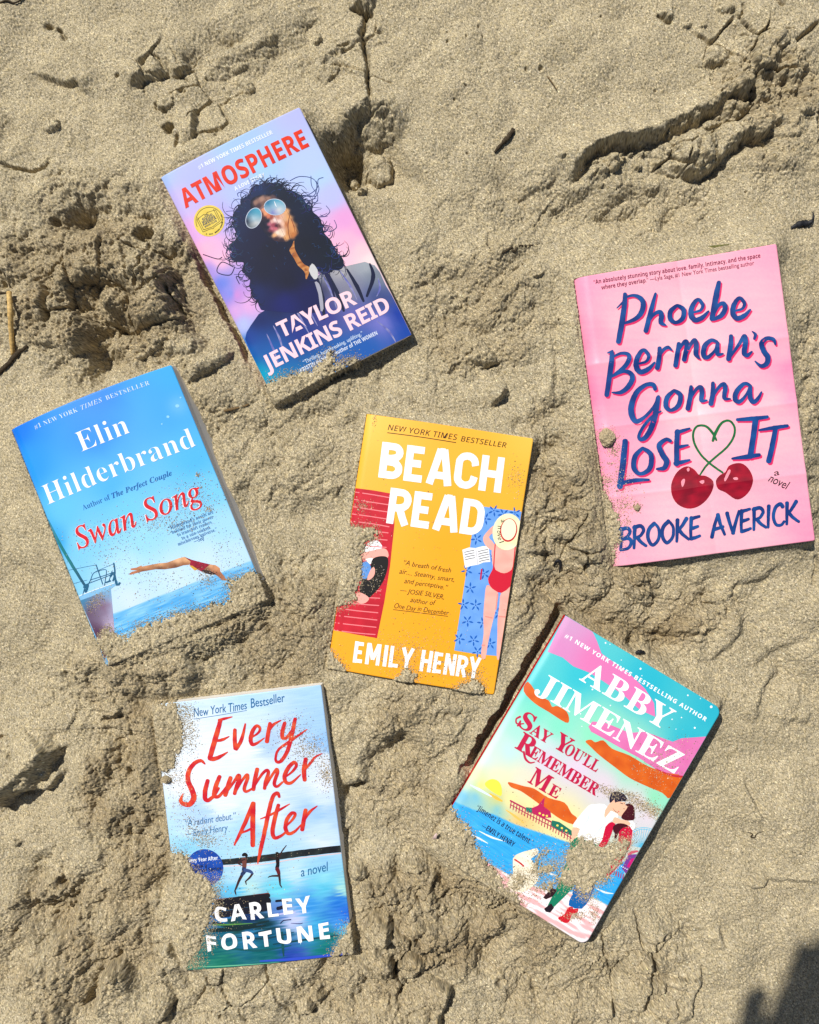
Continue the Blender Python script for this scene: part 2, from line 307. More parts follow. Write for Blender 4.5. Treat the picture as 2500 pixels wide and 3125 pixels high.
# the trodden ground at the left
pit('V', 690, 660, 190, 140, 11, 10, 1.4, 3); clod('V', 770, 690, 85, 85, 9, 0, 2.6, 25); scarp('V', [(545, 620), (600, 560), (700, 545), (800, 590), (860, 670)], 8, -1, 60, 8, 3)
clod('V', 520, 960, 75, 80, 10, 0, 2.8, 26); clod('V', 490, 790, 20, 65, 8, 5, 3, 27); clod('V', 330, 930, 110, 80, 6, 0, 2.6, 28); clod('V', 420, 620, 60, 80, 7, 0, 3, 29)
crack('V', [(300, 560), (330, 620), (320, 700), (345, 840)], 8, 9); crack('V', [(660, 790), (720, 850), (810, 890)], 5, 5); crack('V', [(480, 690), (490, 780), (470, 860)], 7, 7)
scarp('V', [(910, 590), (930, 640), (940, 700)], 4, +1, 40, 6); scarp('V', [(1195, 470), (1145, 560), (1130, 700), (1165, 800), (1190, 900)], 11, +1, 90, 8)
clod('V', 1060, 540, 130, 70, 8, 0, 2.6, 30); clod('V', 1000, 1000, 130, 50, 8, -25, 2.6, 31); clod('V', 1380, 1110, 190, 60, 9, -28, 2.6, 32); clod('V', 1240, 980, 150, 70, 6, -20, 2.6, 33)
pit('V', 1340, 760, 120, 260, 14, -18, 1.7); scarp('V', [(-10, 480), (60, 530), (75, 600)], 8, -1, 60, 7, 4)
# the ledges at the lower left
scarp('X', [(-60, 960), (0, 905), (60, 835), (150, 790), (260, 705), (345, 600), (362, 555)], 25, -1, 190, 8, 3, 9, .12)
scarp('X', [(40, 850), (130, 850), (270, 840), (350, 770), (410, 690)], 7, -1, 40, 8, 3, 9); pit('X', 110, 960, 200, 75, 7, -25, 1.2)
scarp('X', [(0, 580), (90, 610), (135, 660)], 3, +1, 70, 8, 3); crack('X', [(0, 545), (50, 540), (90, 545)], 5, 6); clod('X', 90, 1140, 30, 22, 5, 20, 3, 34)
scarp('X', [(510, 2060), (580, 1930), (600, 1870), (650, 1815), (740, 1775)], 11, +1, 110, 9, 5, 10, .15); scarp('X', [(870, 2110), (930, 2080), (970, 2010), (980, 1960)], 9, -1, 80, 9, 4); clod('X', 660, 1835, 40, 32, 6, 0, 3, 35)
scarp('X', [(960, 1650), (1000, 1730), (1040, 1830)], 7, +1, 60, 9, 3); crack('X', [(1160, 1850), (1190, 1920), (1200, 1990)], 5, 6); pit('X', 370, 1340, 36, 32, 9); pit('X', 230, 1760, 45, 30, 7, -20); pit('X', 270, 1690, 40, 34, 7); pit('X', 1240, 2090, 16, 16, 7)
scarp('X', [(560, 440), (640, 410), (740, 380)], 6, -1, 60, 9, 4); scarp('X', [(700, 130), (820, 80), (960, 60), (1090, 40)], 6, +1, 70, 10, 3); pit('X', 1150, 60, 60, 45, 9, 0, 1.5); pit('X', 720, 680, 80, 150, 5); pit('X', 560, 950, 60, 90, 6)
clod('X', 1380, 1950, 120, 90, 5, 0, 2.6, 36); clod('X', 330, 230, 70, 60, 3, 0, 2.2, 37); clod('X', 250, 330, 60, 50, 3, 0, 2.2, 38); scarp('X', [(1440, 1960), (1540, 1940), (1640, 1990)], 4, +1, 60, 8)
# between the lower books
clod('G', 415, 720, 62, 60, 10, 0, 2.8, 40); clod('G', 480, 830, 40, 42, 8, 0, 2.8, 41); clod('G', 560, 1080, 90, 120, 10, 5, 3, 42); clod('G', 540, 1320, 100, 90, 9, 0, 3, 43); pit('G', 570, 1200, 28, 26, 12)
scarp('G', [(620, 975), (625, 1060), (600, 1180), (580, 1230)], 6, +1, 60, 6, 3); scarp('G', [(600, 1240), (645, 1310), (640, 1400), (580, 1440)], 6, +1, 60, 6, 4, 8)
scarp('G', [(1050, 1470), (1020, 1570), (960, 1660), (930, 1780)], 10, +1, 100, 9, 4, 9, .15); clod('G', 770, 680, 70, 45, 5, 0, 2.6, 44); scarp('G', [(900, 700), (905, 760), (870, 850)], 5, +1, 50, 7, 3); crack('G', [(890, 955), (970, 910), (1040, 860)], 5, 6)
scarp('G', [(900, 330), (970, 330), (1030, 270), (1040, 200)], 6, -1, 70, 9, 3); scarp('G', [(330, 190), (420, 160), (500, 150)], 7, -1, 80, 12, 3); pit('G', 420, 210, 130, 60, 6, 0, 1.4); scarp('G', [(640, 1400), (760, 1420), (900, 1400), (1140, 1480)], 5, -1, 60, 10, 2)
clod('G', 180, 1540, 70, 50, 6, -20, 3, 45); scarp('G', [(0, 1600), (60, 1680), (150, 1640)], 7, -1, 50, 8, 4); pit('G', 1340, 1480, 30, 24, 7); pit('G', 340, 520, 28, 34, 9)
# lower right plates and creases
scarp('Q', [(575, 1280), (608, 1290), (620, 1380), (618, 1480), (585, 1570), (575, 1690)], 7, +1, 130, 6, 5, 8, .1); scarp('Q', [(720, 1150), (640, 1190), (618, 1290)], 4, +1, 50, 7, 2); clod('Q', 650, 1530, 65, 40, 7, -15, 3, 46); crack('Q', [(410, 1330), (395, 1440), (375, 1530)], 6, 5)
scarp('Q', [(770, 1590), (760, 1680), (690, 1730)], 4, +1, 50, 7, 2); scarp('Q', [(880, 1380), (940, 1420), (930, 1470), (900, 1560), (885, 1680), (850, 1779)], 4, +1, 70, 8, 2); scarp('Q', [(820, 1470), (830, 1500), (860, 1530)], 3, +1, 50, 8); scarp('Q', [(1060, 1130), (1110, 1280)], 3, +1, 60, 8, 1)
scarp('Q', [(1000, 960), (1060, 1100), (1100, 1260)], 3, +1, 90, 16); scarp('Q', [(1240, 870), (1330, 880), (1400, 840), (1725, 830)], 3, -1, 70, 9, 1); clod('Q', 1310, 840, 75, 36, 4, 0, 2.6, 47); scarp('Q', [(1210, 130), (1240, 250), (1330, 390), (1340, 480)], 3, +1, 60, 9, 1); scarp('Q', [(350, 1600), (365, 1720)], 4, +1, 50, 7, 3)
# folds of the smooth sand at the right
for P_, h_ in [([(1060, 830), (1180, 700), (1290, 560), (1330, 500)], 4), ([(1290, 830), (1400, 780), (1560, 690), (1700, 640)], 4), ([(1330, 1180), (1350, 1050), (1420, 930), (1540, 820)], 5), ([(960, 780), (1050, 790), (1070, 760)], 3), ([(1130, 400), (1250, 330), (1400, 300), (1520, 200)], 4), ([(1450, 1160), (1560, 1130), (1700, 1150)], 3)]:
    scarp('R', P_, h_, -1, 70, 13, .6, 10)
clod('R', 370, 150, 100, 75, 9, 0, 2.8, 48); clod('R', 210, 30, 90, 50, 7, 0, 2.6, 49); scarp('R', [(0, 160), (80, 150), (170, 170)], 6, -1, 60, 8, 2); pit('R', 100, 400, 50, 60, 6); crack('R', [(1690, 160), (1700, 280), (1670, 380)], 5, 6)
clod('W', 1215, 275, 38, 20, 4, -10, 2.6, 50); clod('W', 990, 950, 60, 55, 6, -30, 2.6, 51); scarp('W', [(940, 1035), (1000, 1000), (1045, 930)], 5, -1, 40, 8, 2); pit('W', 950, 805, 55, 9, 5, -22); pit('W', 1340, 535, 8, 8, 4)
scarp('W', [(800, 760), (880, 790), (1000, 780)], 4, -1, 60, 9, 1); scarp('W', [(1300, 560), (1310, 800), (1310, 1050)], 5, +1, 60, 12)

# --- the sand against and over the books
MARG = {1: (13, 12, 2, 13), 2: (2, 11, 2, 2), 3: (2, 5, 2, 3), 4: (2, 5, 2, 7), 5: (2, 9, 7, 3), 6: (4, 10, 8, 3)}   # mm below the cover at left, right, top, bottom
TRENCH = {1: (-.062, -.040, .010, .045, .0062, .026), 6: (-.050, -.02, .101, .108, .0080, .0240)}   # along the spine, width, depth
DRIFT = {1: [[(700, 1800), (760, 1745), (880, 1725), (950, 1698), (1000, 1695), (1040, 1660), (1070, 1640), (1100, 1612), (1118, 1570), (1150, 1565), (1170, 1585), (1163, 1640), (1210, 1640), (1290, 1610), (1330, 1612), (1300, 1650), (1200, 1690), (1150, 1740), (1010, 1900), (820, 2010), (690, 1900)]],
         2: [[(575, 1790), (620, 1720), (685, 1675), (708, 1735), (760, 1752), (820, 1730), (850, 1675), (900, 1660), (960, 1655), (1050, 1610), (1150, 1585), (1300, 1560), (1420, 1520), (1425, 1480), (1405, 1420), (1430, 1385), (1500, 1365), (1570, 1345), (1620, 1380), (1720, 1500), (1740, 1640), (1400, 1900), (700, 2120), (640, 1880)]],
         3: [[(240, 850), (370, 885), (440, 875), (468, 920), (440, 975), (385, 1000), (362, 1060), (357, 1130), (362, 1240), (340, 1290), (315, 1385), (240, 1420), (180, 1445), (120, 1450), (150, 1100)], [(60, 1740), (150, 1735), (190, 1800), (235, 1850), (240, 1900), (60, 1920)],
             [(570, 1935), (620, 1900), (650, 1850), (670, 1835), (690, 1880), (735, 1905), (715, 1945), (700, 1990), (580, 1990)], [(970, 2010), (1000, 1985), (1050, 1960), (1120, 1935), (1170, 1955), (1200, 1990), (1190, 2030), (1150, 2100), (1000, 2080)]],
         4: [[(180, 1150), (210, 1260), (240, 1400), (290, 1520), (310, 1620), (350, 1690), (385, 1780), (392, 1900), (355, 1960), (350, 2060), (200, 2000), (120, 1400)]],
         5: [[(20, 215), (205, 236), (228, 330), (245, 400), (262, 480), (240, 545), (205, 610), (190, 680), (90, 715), (-20, 600), (-30, 250)],
             [(140, 1240), (200, 1250), (265, 1275), (320, 1370), (400, 1415), (450, 1470), (470, 1530), (462, 1640), (430, 1720), (395, 1800), (370, 1890), (305, 1990), (262, 2100), (150, 2000), (80, 1500)], [(1425, 1700), (1370, 1760), (1330, 1840), (1250, 1960), (1400, 1955), (1440, 1900)]],
         6: [[(60, 1160), (115, 1195), (200, 1290), (260, 1425), (330, 1500), (390, 1600), (470, 1670), (500, 1720), (300, 1800), (-90, 1400)],
             [(750, 1410), (790, 1375), (830, 1335), (900, 1350), (940, 1395), (1000, 1380), (1050, 1350), (1110, 1355), (1095, 1430), (1050, 1480), (1000, 1560), (960, 1600), (880, 1640), (850, 1695), (805, 1640), (720, 1600), (640, 1635), (590, 1620), (680, 1570), (735, 1500), (730, 1440)],
             [(570, 1430), (620, 1405), (640, 1410), (600, 1450), (590, 1490), (680, 1480), (690, 1520), (620, 1540), (570, 1570), (545, 1530)], [(430, 1560), (470, 1540), (510, 1560), (500, 1610), (450, 1620)]]}
moist = np.clip(rough-.45, 0, 1)*1.25
nz = perlin(Xg/.010, Yg/.010, 40)*11+perlin(Xg/.0038, Yg/.0038, 41)*9+perlin(Xg/.0016, Yg/.0016, 42)*9+rng.normal(0, 3.5, Z.shape)
cl = .0016*L3+.0011*L4
OVER = np.zeros_like(Z, bool)
for b, f in BK.items():
    c = np.array([f.T[0], f.T[1]]); r = math.hypot(f.W, f.L)/2+.05
    j0, j1 = np.searchsorted(ax, c[0]-r), np.searchsorted(ax, c[0]+r); i0, i1 = np.searchsorted(-ay, -(c[1]+r)), np.searchsorted(-ay, -(c[1]-r))
    sl_ = (slice(i0, i1), slice(j0, j1)); x, y = Xg[sl_]-f.T[0], Yg[sl_]-f.T[1]
    n = f.R[:, 2]; zc = f.T[2]-(n[0]*x+n[1]*y)/n[2]
    lx = f.R[0, 0]*x+f.R[1, 0]*y+f.R[2, 0]*(zc-f.T[2]); ly = f.R[0, 1]*x+f.R[1, 1]*y+f.R[2, 1]*(zc-f.T[2])
    ml, mr, mt, mb = MARG[b]
    ex, ey = np.maximum(np.abs(lx)-f.W/2, 0), np.maximum(np.abs(ly)-f.L/2, 0); out = np.hypot(ex, ey)
    dl, dr, dt, db = lx+f.W/2, f.W/2-lx, f.L/2-ly, ly+f.L/2
    wl, wr, wt, wb = [np.exp(-np.maximum(q+.004, 0)/.012)+1e-6 for q in (dl, dr, dt, db)]
    mg = .001*(ml*wl+mr*wr+mt*wt+mb*wb)/(wl+wr+wt+wb)
    zt = f.T[2]-(n[0]*np.clip(x, -9, 9)+n[1]*y)/n[2]
    core = out < 1e-6; k = np.exp(-np.maximum(out-.002, 0)/.020)
    base = zc-mg+(Z[sl_]-np.mean(Z[sl_]))*.85*np.clip(out/.008, 0, 1)
    zn = Z[sl_]*(1-k)+np.minimum(base, zc-.0012+.7*np.maximum(out-.0015, 0))*k
    zn = np.where(out < .0025, np.minimum(zn, zc-.0016), zn); zn = np.where(core, zc-.009, zn)
    if b in TRENCH:                   # a trench along the spine, the sand standing higher beyond it
        q = -dl; v0, v1, v2, v3, tw, td = TRENCH[b]; wv = sstep(v0, v1, ly)*sstep(v3, v2, ly); nn = .0022*perlin(Xg[sl_]/.012, Yg[sl_]/.012, 45)+.001*perlin(Xg[sl_]/.004, Yg[sl_]/.004, 46)
        wall = np.where((q > .001) & (q < .045), np.maximum(zn, zc-(.0010 if b == 6 else .009)-.22*np.maximum(q-.012, 0)+(zn-zc)*.25+.001), zn)
        tr = sstep(tw+.0015, tw-.0015, q+nn)*(q > 0); zn = zn*(1-wv)+wv*np.where(q > 0, wall*(1-tr)+tr*(zc-td), zn)
    zl = zc+bulge(b, np.clip(lx, -f.W/2, f.W/2), np.clip(ly, -f.L/2, f.L/2))
    px = 1250+Xg[sl_]/S*H/(H-zc); py = 1562.5-Yg[sl_]/S*H/(H-zc)
    for P in DRIFT[b]:
        sd = poly_sd(px, py, grid('Z%d' % b, P))+nz[sl_]*(.62 if b in (3, 4, 5) else .85)
        thin = P is not DRIFT[6][0] and b == 6
        hh = .0003+(.0022 if thin else .0048)*(1-np.exp(-np.maximum(sd, 0)/(26 if thin else 34)))+cl[sl_]*np.clip(sd/14, 0, 1)*(1.1 if thin else 1.6)
        t = zl+hh-np.maximum(out-.001, 0)*.10-6*np.maximum(out-.012, 0)**2
        t = t-(out > .0008)*(.016*np.clip(1-sd/120, 0, 1)**1.5)*np.clip(out/.004, 0, 1)
        on = sd > 0; zn = np.where(on, np.maximum(zn, t), zn); OVER[sl_] |= on & core
        m_ = moist[sl_]; moist[sl_] = np.where(on & core, m_*.4, m_)
    Z[sl_] = zn
# grains: every vertex is about one grain
g1 = rng.normal(0, 1, Z.shape).astype(np.float32)
g2 = (g1+np.roll(g1, 1, 0)+np.roll(g1, 1, 1)+np.roll(np.roll(g1, 1, 0), 1, 1))/2
Z += fine*(.00013*g1+.00024*g2*(.8+.5*rough)+.00030*perlin(Xg/.0022, Yg/.0022, 50)+.0006*rough*perlin(Xg/.0045, Yg/.0045, 51))
Zc = Z
def ground(gx, gy):
    """height of the sand under a point of the layout grid"""
    X, Y = (gx-1250)*S, (1562.5-gy)*S
    return float(Z[np.searchsorted(-ay, -Y), np.searchsorted(ax, X)])
# colour of the grains themselves: pale quartz, ochre and a few dark minerals; damp clods are browner
g3 = rng.normal(0, 1, Z.shape).astype(np.float32); u = rng.random(Z.shape, dtype=np.float32)
tone = np.exp(.29*g3+.10*perlin(Xg/.02, Yg/.02, 61)+.06*perlin(Xg/.006, Yg/.006, 62))
tone = np.where(u < .07, tone*.30, np.where(u > .975, tone*1.7, tone))
dry, damp = np.array([.336, .284, .184]), np.array([.215, .162, .090])
mo = np.clip(moist*(.75+.6*perlin(Xg/.03, Yg/.03, 63)), 0, 1)[..., None]
col = (dry*(1-mo)+damp*mo)*tone[..., None]
col[..., 0] *= 1+.03*g1; col[..., 2] *= 1-.05*g2
ny_, nx_ = Z.shape
V = np.stack([Xg, Yg, Z], -1).reshape(-1, 3)
ii = (np.arange(ny_-1)[:, None]*nx_+np.arange(nx_-1)[None, :]).ravel()
quads = np.stack([ii, ii+nx_, ii+nx_+1, ii+1], -1)
M_sand, t_, b_, a_ = attr_mat('beach_sand', .9, .15)
sand = link('sand', mesh_np('sand', V, quads, None, np.clip(col, .01, .9).reshape(-1, 3)), M_sand); sand['kind'] = 'structure'

# ------------------------------------------------------------------ printing: flat inks laid on a cover
def mt(s, st):
    """letters in a heavier or slanted face"""
    U, Lw = {'serif': (0x1D400, 0x1D41A), 'ital': (0x1D434, 0x1D44E), 'bital': (0x1D468, 0x1D482), 'sans': (0x1D5D4, 0x1D5EE), 'sansr': (0x1D5A0, 0x1D5BA), 'sansi': (0x1D63C, 0x1D656)}[st]
    o = ''
    for ch in s:
        if 'A' <= ch <= 'Z': o += chr(U+ord(ch)-65)
        elif 'a' <= ch <= 'z': o += '\u210e' if st == 'ital' and ch == 'h' else chr(Lw+ord(ch)-97)
        elif '0' <= ch <= '9' and st in ('serif', 'sans'): o += chr({'serif': 0x1D7CE, 'sans': 0x1D7EC}[st]+ord(ch)-48)
        else: o += ch
    return o
CAP = {}
def text_mesh(s, style, bold, space):
    cu = bpy.data.curves.new('t', 'FONT'); cu.body = s if style == 'plain' else mt(s, style); cu.offset = bold; cu.space_character = space; cu.resolution_u = 5
    o = bpy.data.objects.new('t', cu); C.objects.link(o); dg = bpy.context.evaluated_depsgraph_get()
    me = o.evaluated_get(dg).to_mesh(); n = len(me.vertices); v = np.empty(n*3, np.float32); me.vertices.foreach_get('co', v)
    F = [tuple(p.vertices) for p in me.polygons]; o.evaluated_get(dg).to_mesh_clear(); bpy.data.objects.remove(o); bpy.data.curves.remove(cu)
    return v.reshape(-1, 3)[:, :2], F
def colour(c, pts):
    return np.asarray(c(pts), float) if callable(c) else np.tile(np.asarray(c, float), (len(pts), 1))
def soft(ctrl, frame, p=3.0, s0=18, wob=0):
    """printed colour wash through control points (x, y, r, g, b)"""
    P = grid(frame, [q[:2] for q in ctrl]); K = np.array([q[2:5] for q in ctrl], float)
    def fn(x):
        x = np.asarray(x, float)
        if wob: x = x+np.c_[perlin(x[:, 0]/60, x[:, 1]/60, 70), perlin(x[:, 0]/60, x[:, 1]/60, 71)]*wob
        out = np.empty((len(x), 3))
        for i in range(0, len(x), 20000):
            q = x[i:i+20000]; d = np.hypot(q[:, None, 0]-P[None, :, 0], q[:, None, 1]-P[None, :, 1]); ww = 1/(d+s0)**p
            out[i:i+20000] = ww@K/ww.sum(1, keepdims=True)
        return out
    return fn
def blotch(c1, c2, sc=14, seed=80, gain=1.3):
    c1, c2 = np.array(c1, float), np.array(c2, float)
    def fn(x):
        t = np.clip(.5+gain*perlin(x[:, 0]/sc, x[:, 1]/sc, seed), 0, 1)[:, None]; return c1*(1-t)+c2*t
    return fn
class Art:
    def __init__(self, b): self.b = b; self.f = BK[b]; self.parts = {}
    def loc(self, g): return hmap(self.f.Hm, g)
    def part(self, n): return self.parts.setdefault(n, dict(v=[], z=[], c=[], f=[], n=0, k=0))
    def add(self, part, g, F, col, lvl, zx=0):
        p = self.part(part); g = np.asarray(g, float); p['k'] += 1
        z = np.full(len(g), lvl*4.5e-5+8e-5+(p['k'] % 6)*5e-6)+zx
        q = self.loc(g); W2, L2 = self.f.W/2-.0002, self.f.L/2-.0002; p['v'].append(np.c_[np.clip(q[:, 0], -W2, W2), np.clip(q[:, 1], -L2, L2)]); p['z'].append(z); p['c'].append(lin(np.clip(colour(col, g), 0, 255)))
        p['f'] += [tuple(i+p['n'] for i in q) for q in F]; p['n'] += len(g)
    def stroke(self, part, frame, pts, ws, col, lvl=1, n=7, off=(0, 0), closed=False):
        f = FR[frame][2]; P = grid(frame, pts)+np.array(off)*f; ws = np.broadcast_to(np.asarray(ws, float), (len(P),))*f
        if len(P) == 2: P = np.array([P[0], (P[0]+P[1])/2, P[1]]); ws = np.array([ws[0], (ws[0]+ws[-1])/2, ws[-1]])
        Q, Wd = catmull(P, n, closed, ws)
        if closed: Q = np.vstack([Q, Q[:1]]); Wd = np.append(Wd, Wd[0])
        T = np.gradient(Q, axis=0); T /= np.linalg.norm(T, axis=1, keepdims=True)+1e-9; N = np.c_[-T[:, 1], T[:, 0]]
        wob = 1+.10*perlin(Q[:, 0]/6, Q[:, 1]/6, 75)
        a, b_ = Q+N*(Wd*wob/2)[:, None], Q-N*(Wd*(2-wob)/2)[:, None]; m = len(Q)
        V = np.empty((2*m, 2)); V[0::2] = a; V[1::2] = b_
        F = [(2*i, 2*i+1, 2*i+3, 2*i+2) for i in range(m-1)]; zx = np.repeat(np.linspace(0, 4e-6, m), 2)
        for end, sg in ((0, -1), (m-1, 1)):                                  # rounded brush ends
            if closed: break
            i0, i1 = 2*end, 2*end+1; base = len(V); k = 3; arcp = []
            for j in range(1, k+1):
                t = math.pi*j/(k+1); arcp.append(Q[end]+math.cos(t)*(V[i0]-Q[end])+sg*T[end]*math.sin(t)*Wd[end]*.38)
            V = np.vstack([V, arcp]); zx = np.append(zx, [zx[i0]]*k); F.append((i0, *range(base, base+k), i1))
        self.add(part, V, F, col, lvl, zx)
    def poly(self, part, frame, pts, col, lvl=1, smooth=0, cut=.005):
        P = np.asarray(pts, float)
        if smooth: P = catmull(P, smooth, True)[0]
        self.polys(part, [grid(frame, P)], col, lvl, cut)
    def polys(self, part, loops, col, lvl, cut=.005):
        vs_ = [[Vector((x, y, 0)) for x, y in self.loc(l)] for l in loops]; fl = [v for l in vs_ for v in l]
        bm = bmesh.new(); bv = [bm.verts.new(v) for v in fl]
        for t in tessellate_polygon(vs_):
            try: bm.faces.new([bv[i] for i in t])
            except ValueError: pass
        xs = [v.x for v in fl]; ys = [v.y for v in fl]
        for k, (lo, hi) in enumerate(((min(xs), max(xs)), (min(ys), max(ys)))):
            q = math.floor(lo/cut)*cut+cut; qs = []
            while q < hi: qs.append(q); q += cut
            if k == 0: qs += [-self.f.W/2+j*.0009 for j in range(1, 13) if lo < -self.f.W/2+j*.0009 < hi]
            for q in qs:
                co = Vector((q, 0, 0)) if k == 0 else Vector((0, q, 0)); no = Vector((1, 0, 0)) if k == 0 else Vector((0, 1, 0))
                bmesh.ops.bisect_plane(bm, geom=bm.verts[:]+bm.edges[:]+bm.faces[:], plane_co=co, plane_no=no)
        bm.verts.index_update(); g = hmap(self.f.Hi, [(v.co.x, v.co.y) for v in bm.verts]); F = [tuple(v.index for v in f_.verts) for f_ in bm.faces]; bm.free()
        self.add(part, g, F, col, lvl)
    def ellipse(self, part, frame, c, rx, ry, col, lvl=1, rot=0, n=28):
        a = np.linspace(0, 2*np.pi, n, endpoint=False); r = math.radians(rot); x, y = rx*np.cos(a), ry*np.sin(a)
        self.poly(part, frame, np.c_[c[0]+x*math.cos(r)-y*math.sin(r), c[1]+x*math.sin(r)+y*math.cos(r)], col, lvl)
    def word(self, part, frame, s, A, B, h, col, style='plain', bold=0, space=1.0, shear=0, lvl=2, wob=0):
        """a line of lettering from A to B along its baseline, capitals h high"""
        v, F = text_mesh(s, style, bold, space)
        ck = (style, bold)
        if ck not in CAP: cv = text_mesh('H', style, bold, 1)[0]; CAP[ck] = cv[:, 1].max()
        x0, x1 = v[:, 0].min(), v[:, 0].max(); A, B = grid(frame, [A])[0], grid(frame, [B])[0]
        ca, cb = self.loc([A])[0], self.loc([B])[0]; ex = cb-ca; ln = np.linalg.norm(ex); ex /= ln; ey = np.array([-ex[1], ex[0]])
        hh = h*FR[frame][2]*S*.97; u = (v[:, 0]-x0)/(x1-x0)*ln; y = v[:, 1]/CAP[ck]*hh; u = u+shear*y
        if wob: y = y+wob*perlin(u/.012, y/.02, 77)*.001
        L_ = ca+u[:, None]*ex+y[:, None]*ey
        self.add(part, hmap(self.f.Hi, L_), F, col, lvl)
    def build(self, root, mats):
        self.done = {}
        for n, p in sorted(self.parts.items(), key=lambda q: q[0].count('/')):
            v = np.vstack(p['v']); z = np.concatenate(p['z'])+bulge(self.b, v[:, 0], v[:, 1])+self.f.th
            bm = bmesh.new(); c = np.vstack(p['c'])
            me = bpy.data.meshes.new(n); me.from_pydata(np.c_[v, z].tolist(), [], p['f']); bm.free()
            a = me.color_attributes.new('Col', 'FLOAT_COLOR', 'POINT'); a.data.foreach_set('color', np.c_[c, np.ones(len(c))].astype(np.float32).ravel())
            bm = bmesh.new(); bm.from_mesh(me)
            bad = [f_ for f_ in bm.faces if f_.normal.z < 0]
            if bad: bmesh.ops.reverse_faces(bm, faces=bad)
            par, _, nm = n.rpartition('/'); me.name = nm
            bm.to_mesh(me); bm.free(); self.done[n] = link(nm, me, mats.get(n, M_ink), self.done[par] if par else root)

def make_book(b, name, paint, spine_col, label, cover_step=.0008, overhang=0.0, shear=(0, 0), back_col=(235, 235, 235), corner=.0015):
    f = BK[b]; W, L, T = f.W, f.L, f.th
    root = bpy.data.objects.new(name, None); C.objects.link(root); R4 = Matrix(f.R.tolist()).to_4x4()
    root.matrix_world = Matrix.Translation(Vector(f.T-f.R[:, 2]*T))@R4; root.empty_display_size = .05
    tag(root, label, 'book', 'books laid out on the sand')
    # front cover: a bent sheet of card with its print
    nx, ny = int(W/cover_step), int(L/cover_step); xs = np.linspace(-W/2, W/2, nx); ys = np.linspace(L/2, -L/2, ny)
    X, Y = np.meshgrid(xs, ys)
    dx, dy = X-(W/2-corner), np.abs(Y)-(L/2-corner); r = np.hypot(np.maximum(dx, 0), np.maximum(dy, 0)); k = np.where((dx > 0) & (dy > 0) & (r > 0), np.minimum(1, np.maximum(np.maximum(dx, dy), 1e-9)/np.maximum(r, 1e-9)), 1)
    X = np.where(k < 1, W/2-corner+dx*k, X); Y = np.where(k < 1, np.sign(Y)*(L/2-corner+dy*k), Y)
    v2 = np.c_[X.ravel(), Y.ravel()]; z = bulge(b, v2[:, 0], v2[:, 1])+T; g = hmap(f.Hi, v2)
    top = np.c_[v2, z]; bot = top-np.array([0, 0, .0004]); n = nx*ny
    ii = (np.arange(ny-1)[:, None]*nx+np.arange(nx-1)[None, :]).ravel(); q = np.stack([ii, ii+nx, ii+nx+1, ii+1], -1)
    ring = np.concatenate([np.arange(nx), np.arange(1, ny)*nx+nx-1, (ny-1)*nx+np.arange(nx-2, -1, -1), np.arange(ny-2, 0, -1)*nx])
    r2 = np.roll(ring, -1); side = np.stack([ring, r2, r2+n, ring+n], -1)
    cols = lin(np.clip(paint(g), 0, 255)); cb = np.tile(lin(back_col), (n, 1))
    link('front_cover', mesh_np('front_cover', np.vstack([top, bot]), np.vstack([q, side, (q+n)[:, ::-1]]), None, np.vstack([cols, cb])), M_cover, root)
    # page block: follows the bent cover, sides of cut paper
    o = overhang+.0003; e = 40; xa, xb, yb = -W/2+.0012, W/2-o, L/2-o
    bx = np.concatenate([np.linspace(xa, xb, e), np.full(e, xb), np.linspace(xb, xa, e), np.full(e, xa)]); by = np.concatenate([np.full(e, yb), np.linspace(yb, -yb, e), np.full(e, -yb), np.linspace(-yb, yb, e)])
    cr = max(corner-o, 0); ddx, ddy = bx-(xb-cr), np.abs(by)-(yb-cr); rr_ = np.hypot(ddx, ddy); kk = np.where((ddx > 0) & (ddy > 0) & (rr_ > 0) & (cr > 0), np.minimum(1, np.maximum(np.maximum(ddx, ddy), 1e-9)/np.maximum(rr_, 1e-9)), 1)
    bx = np.where(kk < 1, xb-cr+ddx*kk, bx); by = np.where(kk < 1, np.sign(by)*(yb-cr+ddy*kk), by)
    m = len(bx); rows = []
    for j, t in enumerate(np.linspace(0, 1, 5)): rows.append(np.c_[bx+shear[0]*t, by+shear[1]*t, (bulge(b, bx, by)+T-.0005)*(1-t)+.0006*t])
    vv = np.vstack(rows+[[(0, 0, T-.004)], [(0, 0, .0006)]]); qd = []
    for j in range(4): a = j*m+np.arange(m); c = j*m+np.roll(np.arange(m), -1); qd.append(np.stack([c, a, a+m, c+m], -1))
    a = np.arange(m); c = np.roll(a, -1); tr = np.vstack([np.stack([a, c, np.full(m, 5*m)], -1)[:, ::-1], np.stack([a+4*m, c+4*m, np.full(m, 5*m+1)], -1)])
    link('page_block', mesh_np('page_block', vv, np.vstack(qd), tr, None, False), M_paper, root)
    # spine and back cover
    nn = 40; yy = np.linspace(L/2, -L/2, nn); tt = np.linspace(0, 1, 9); sv = []
    for t in tt:
        x = -W/2-(.0030 if b == 4 else .0006)*math.sin(math.pi*t)+.0001; sv.append(np.c_[np.full(nn, x), yy, (bulge(b, np.full(nn, -W/2), yy)+T-.0002)*(1-t)+.0002*t])
    sv = np.vstack(sv); i2 = (np.arange(8)[:, None]*nn+np.arange(nn-1)[None, :]).ravel()
    link('spine', mesh_np('spine', sv, np.stack([i2, i2+1, i2+nn+1, i2+nn], -1), None, np.tile(lin(spine_col), (len(sv), 1))), M_cover, root)
    bc = [(-W/2, L/2, .0004), (W/2, L/2, .0004), (W/2, -L/2, .0004), (-W/2, -L/2, .0004)]; bc = np.array(bc+[(x, y, 0) for x, y, _ in bc])
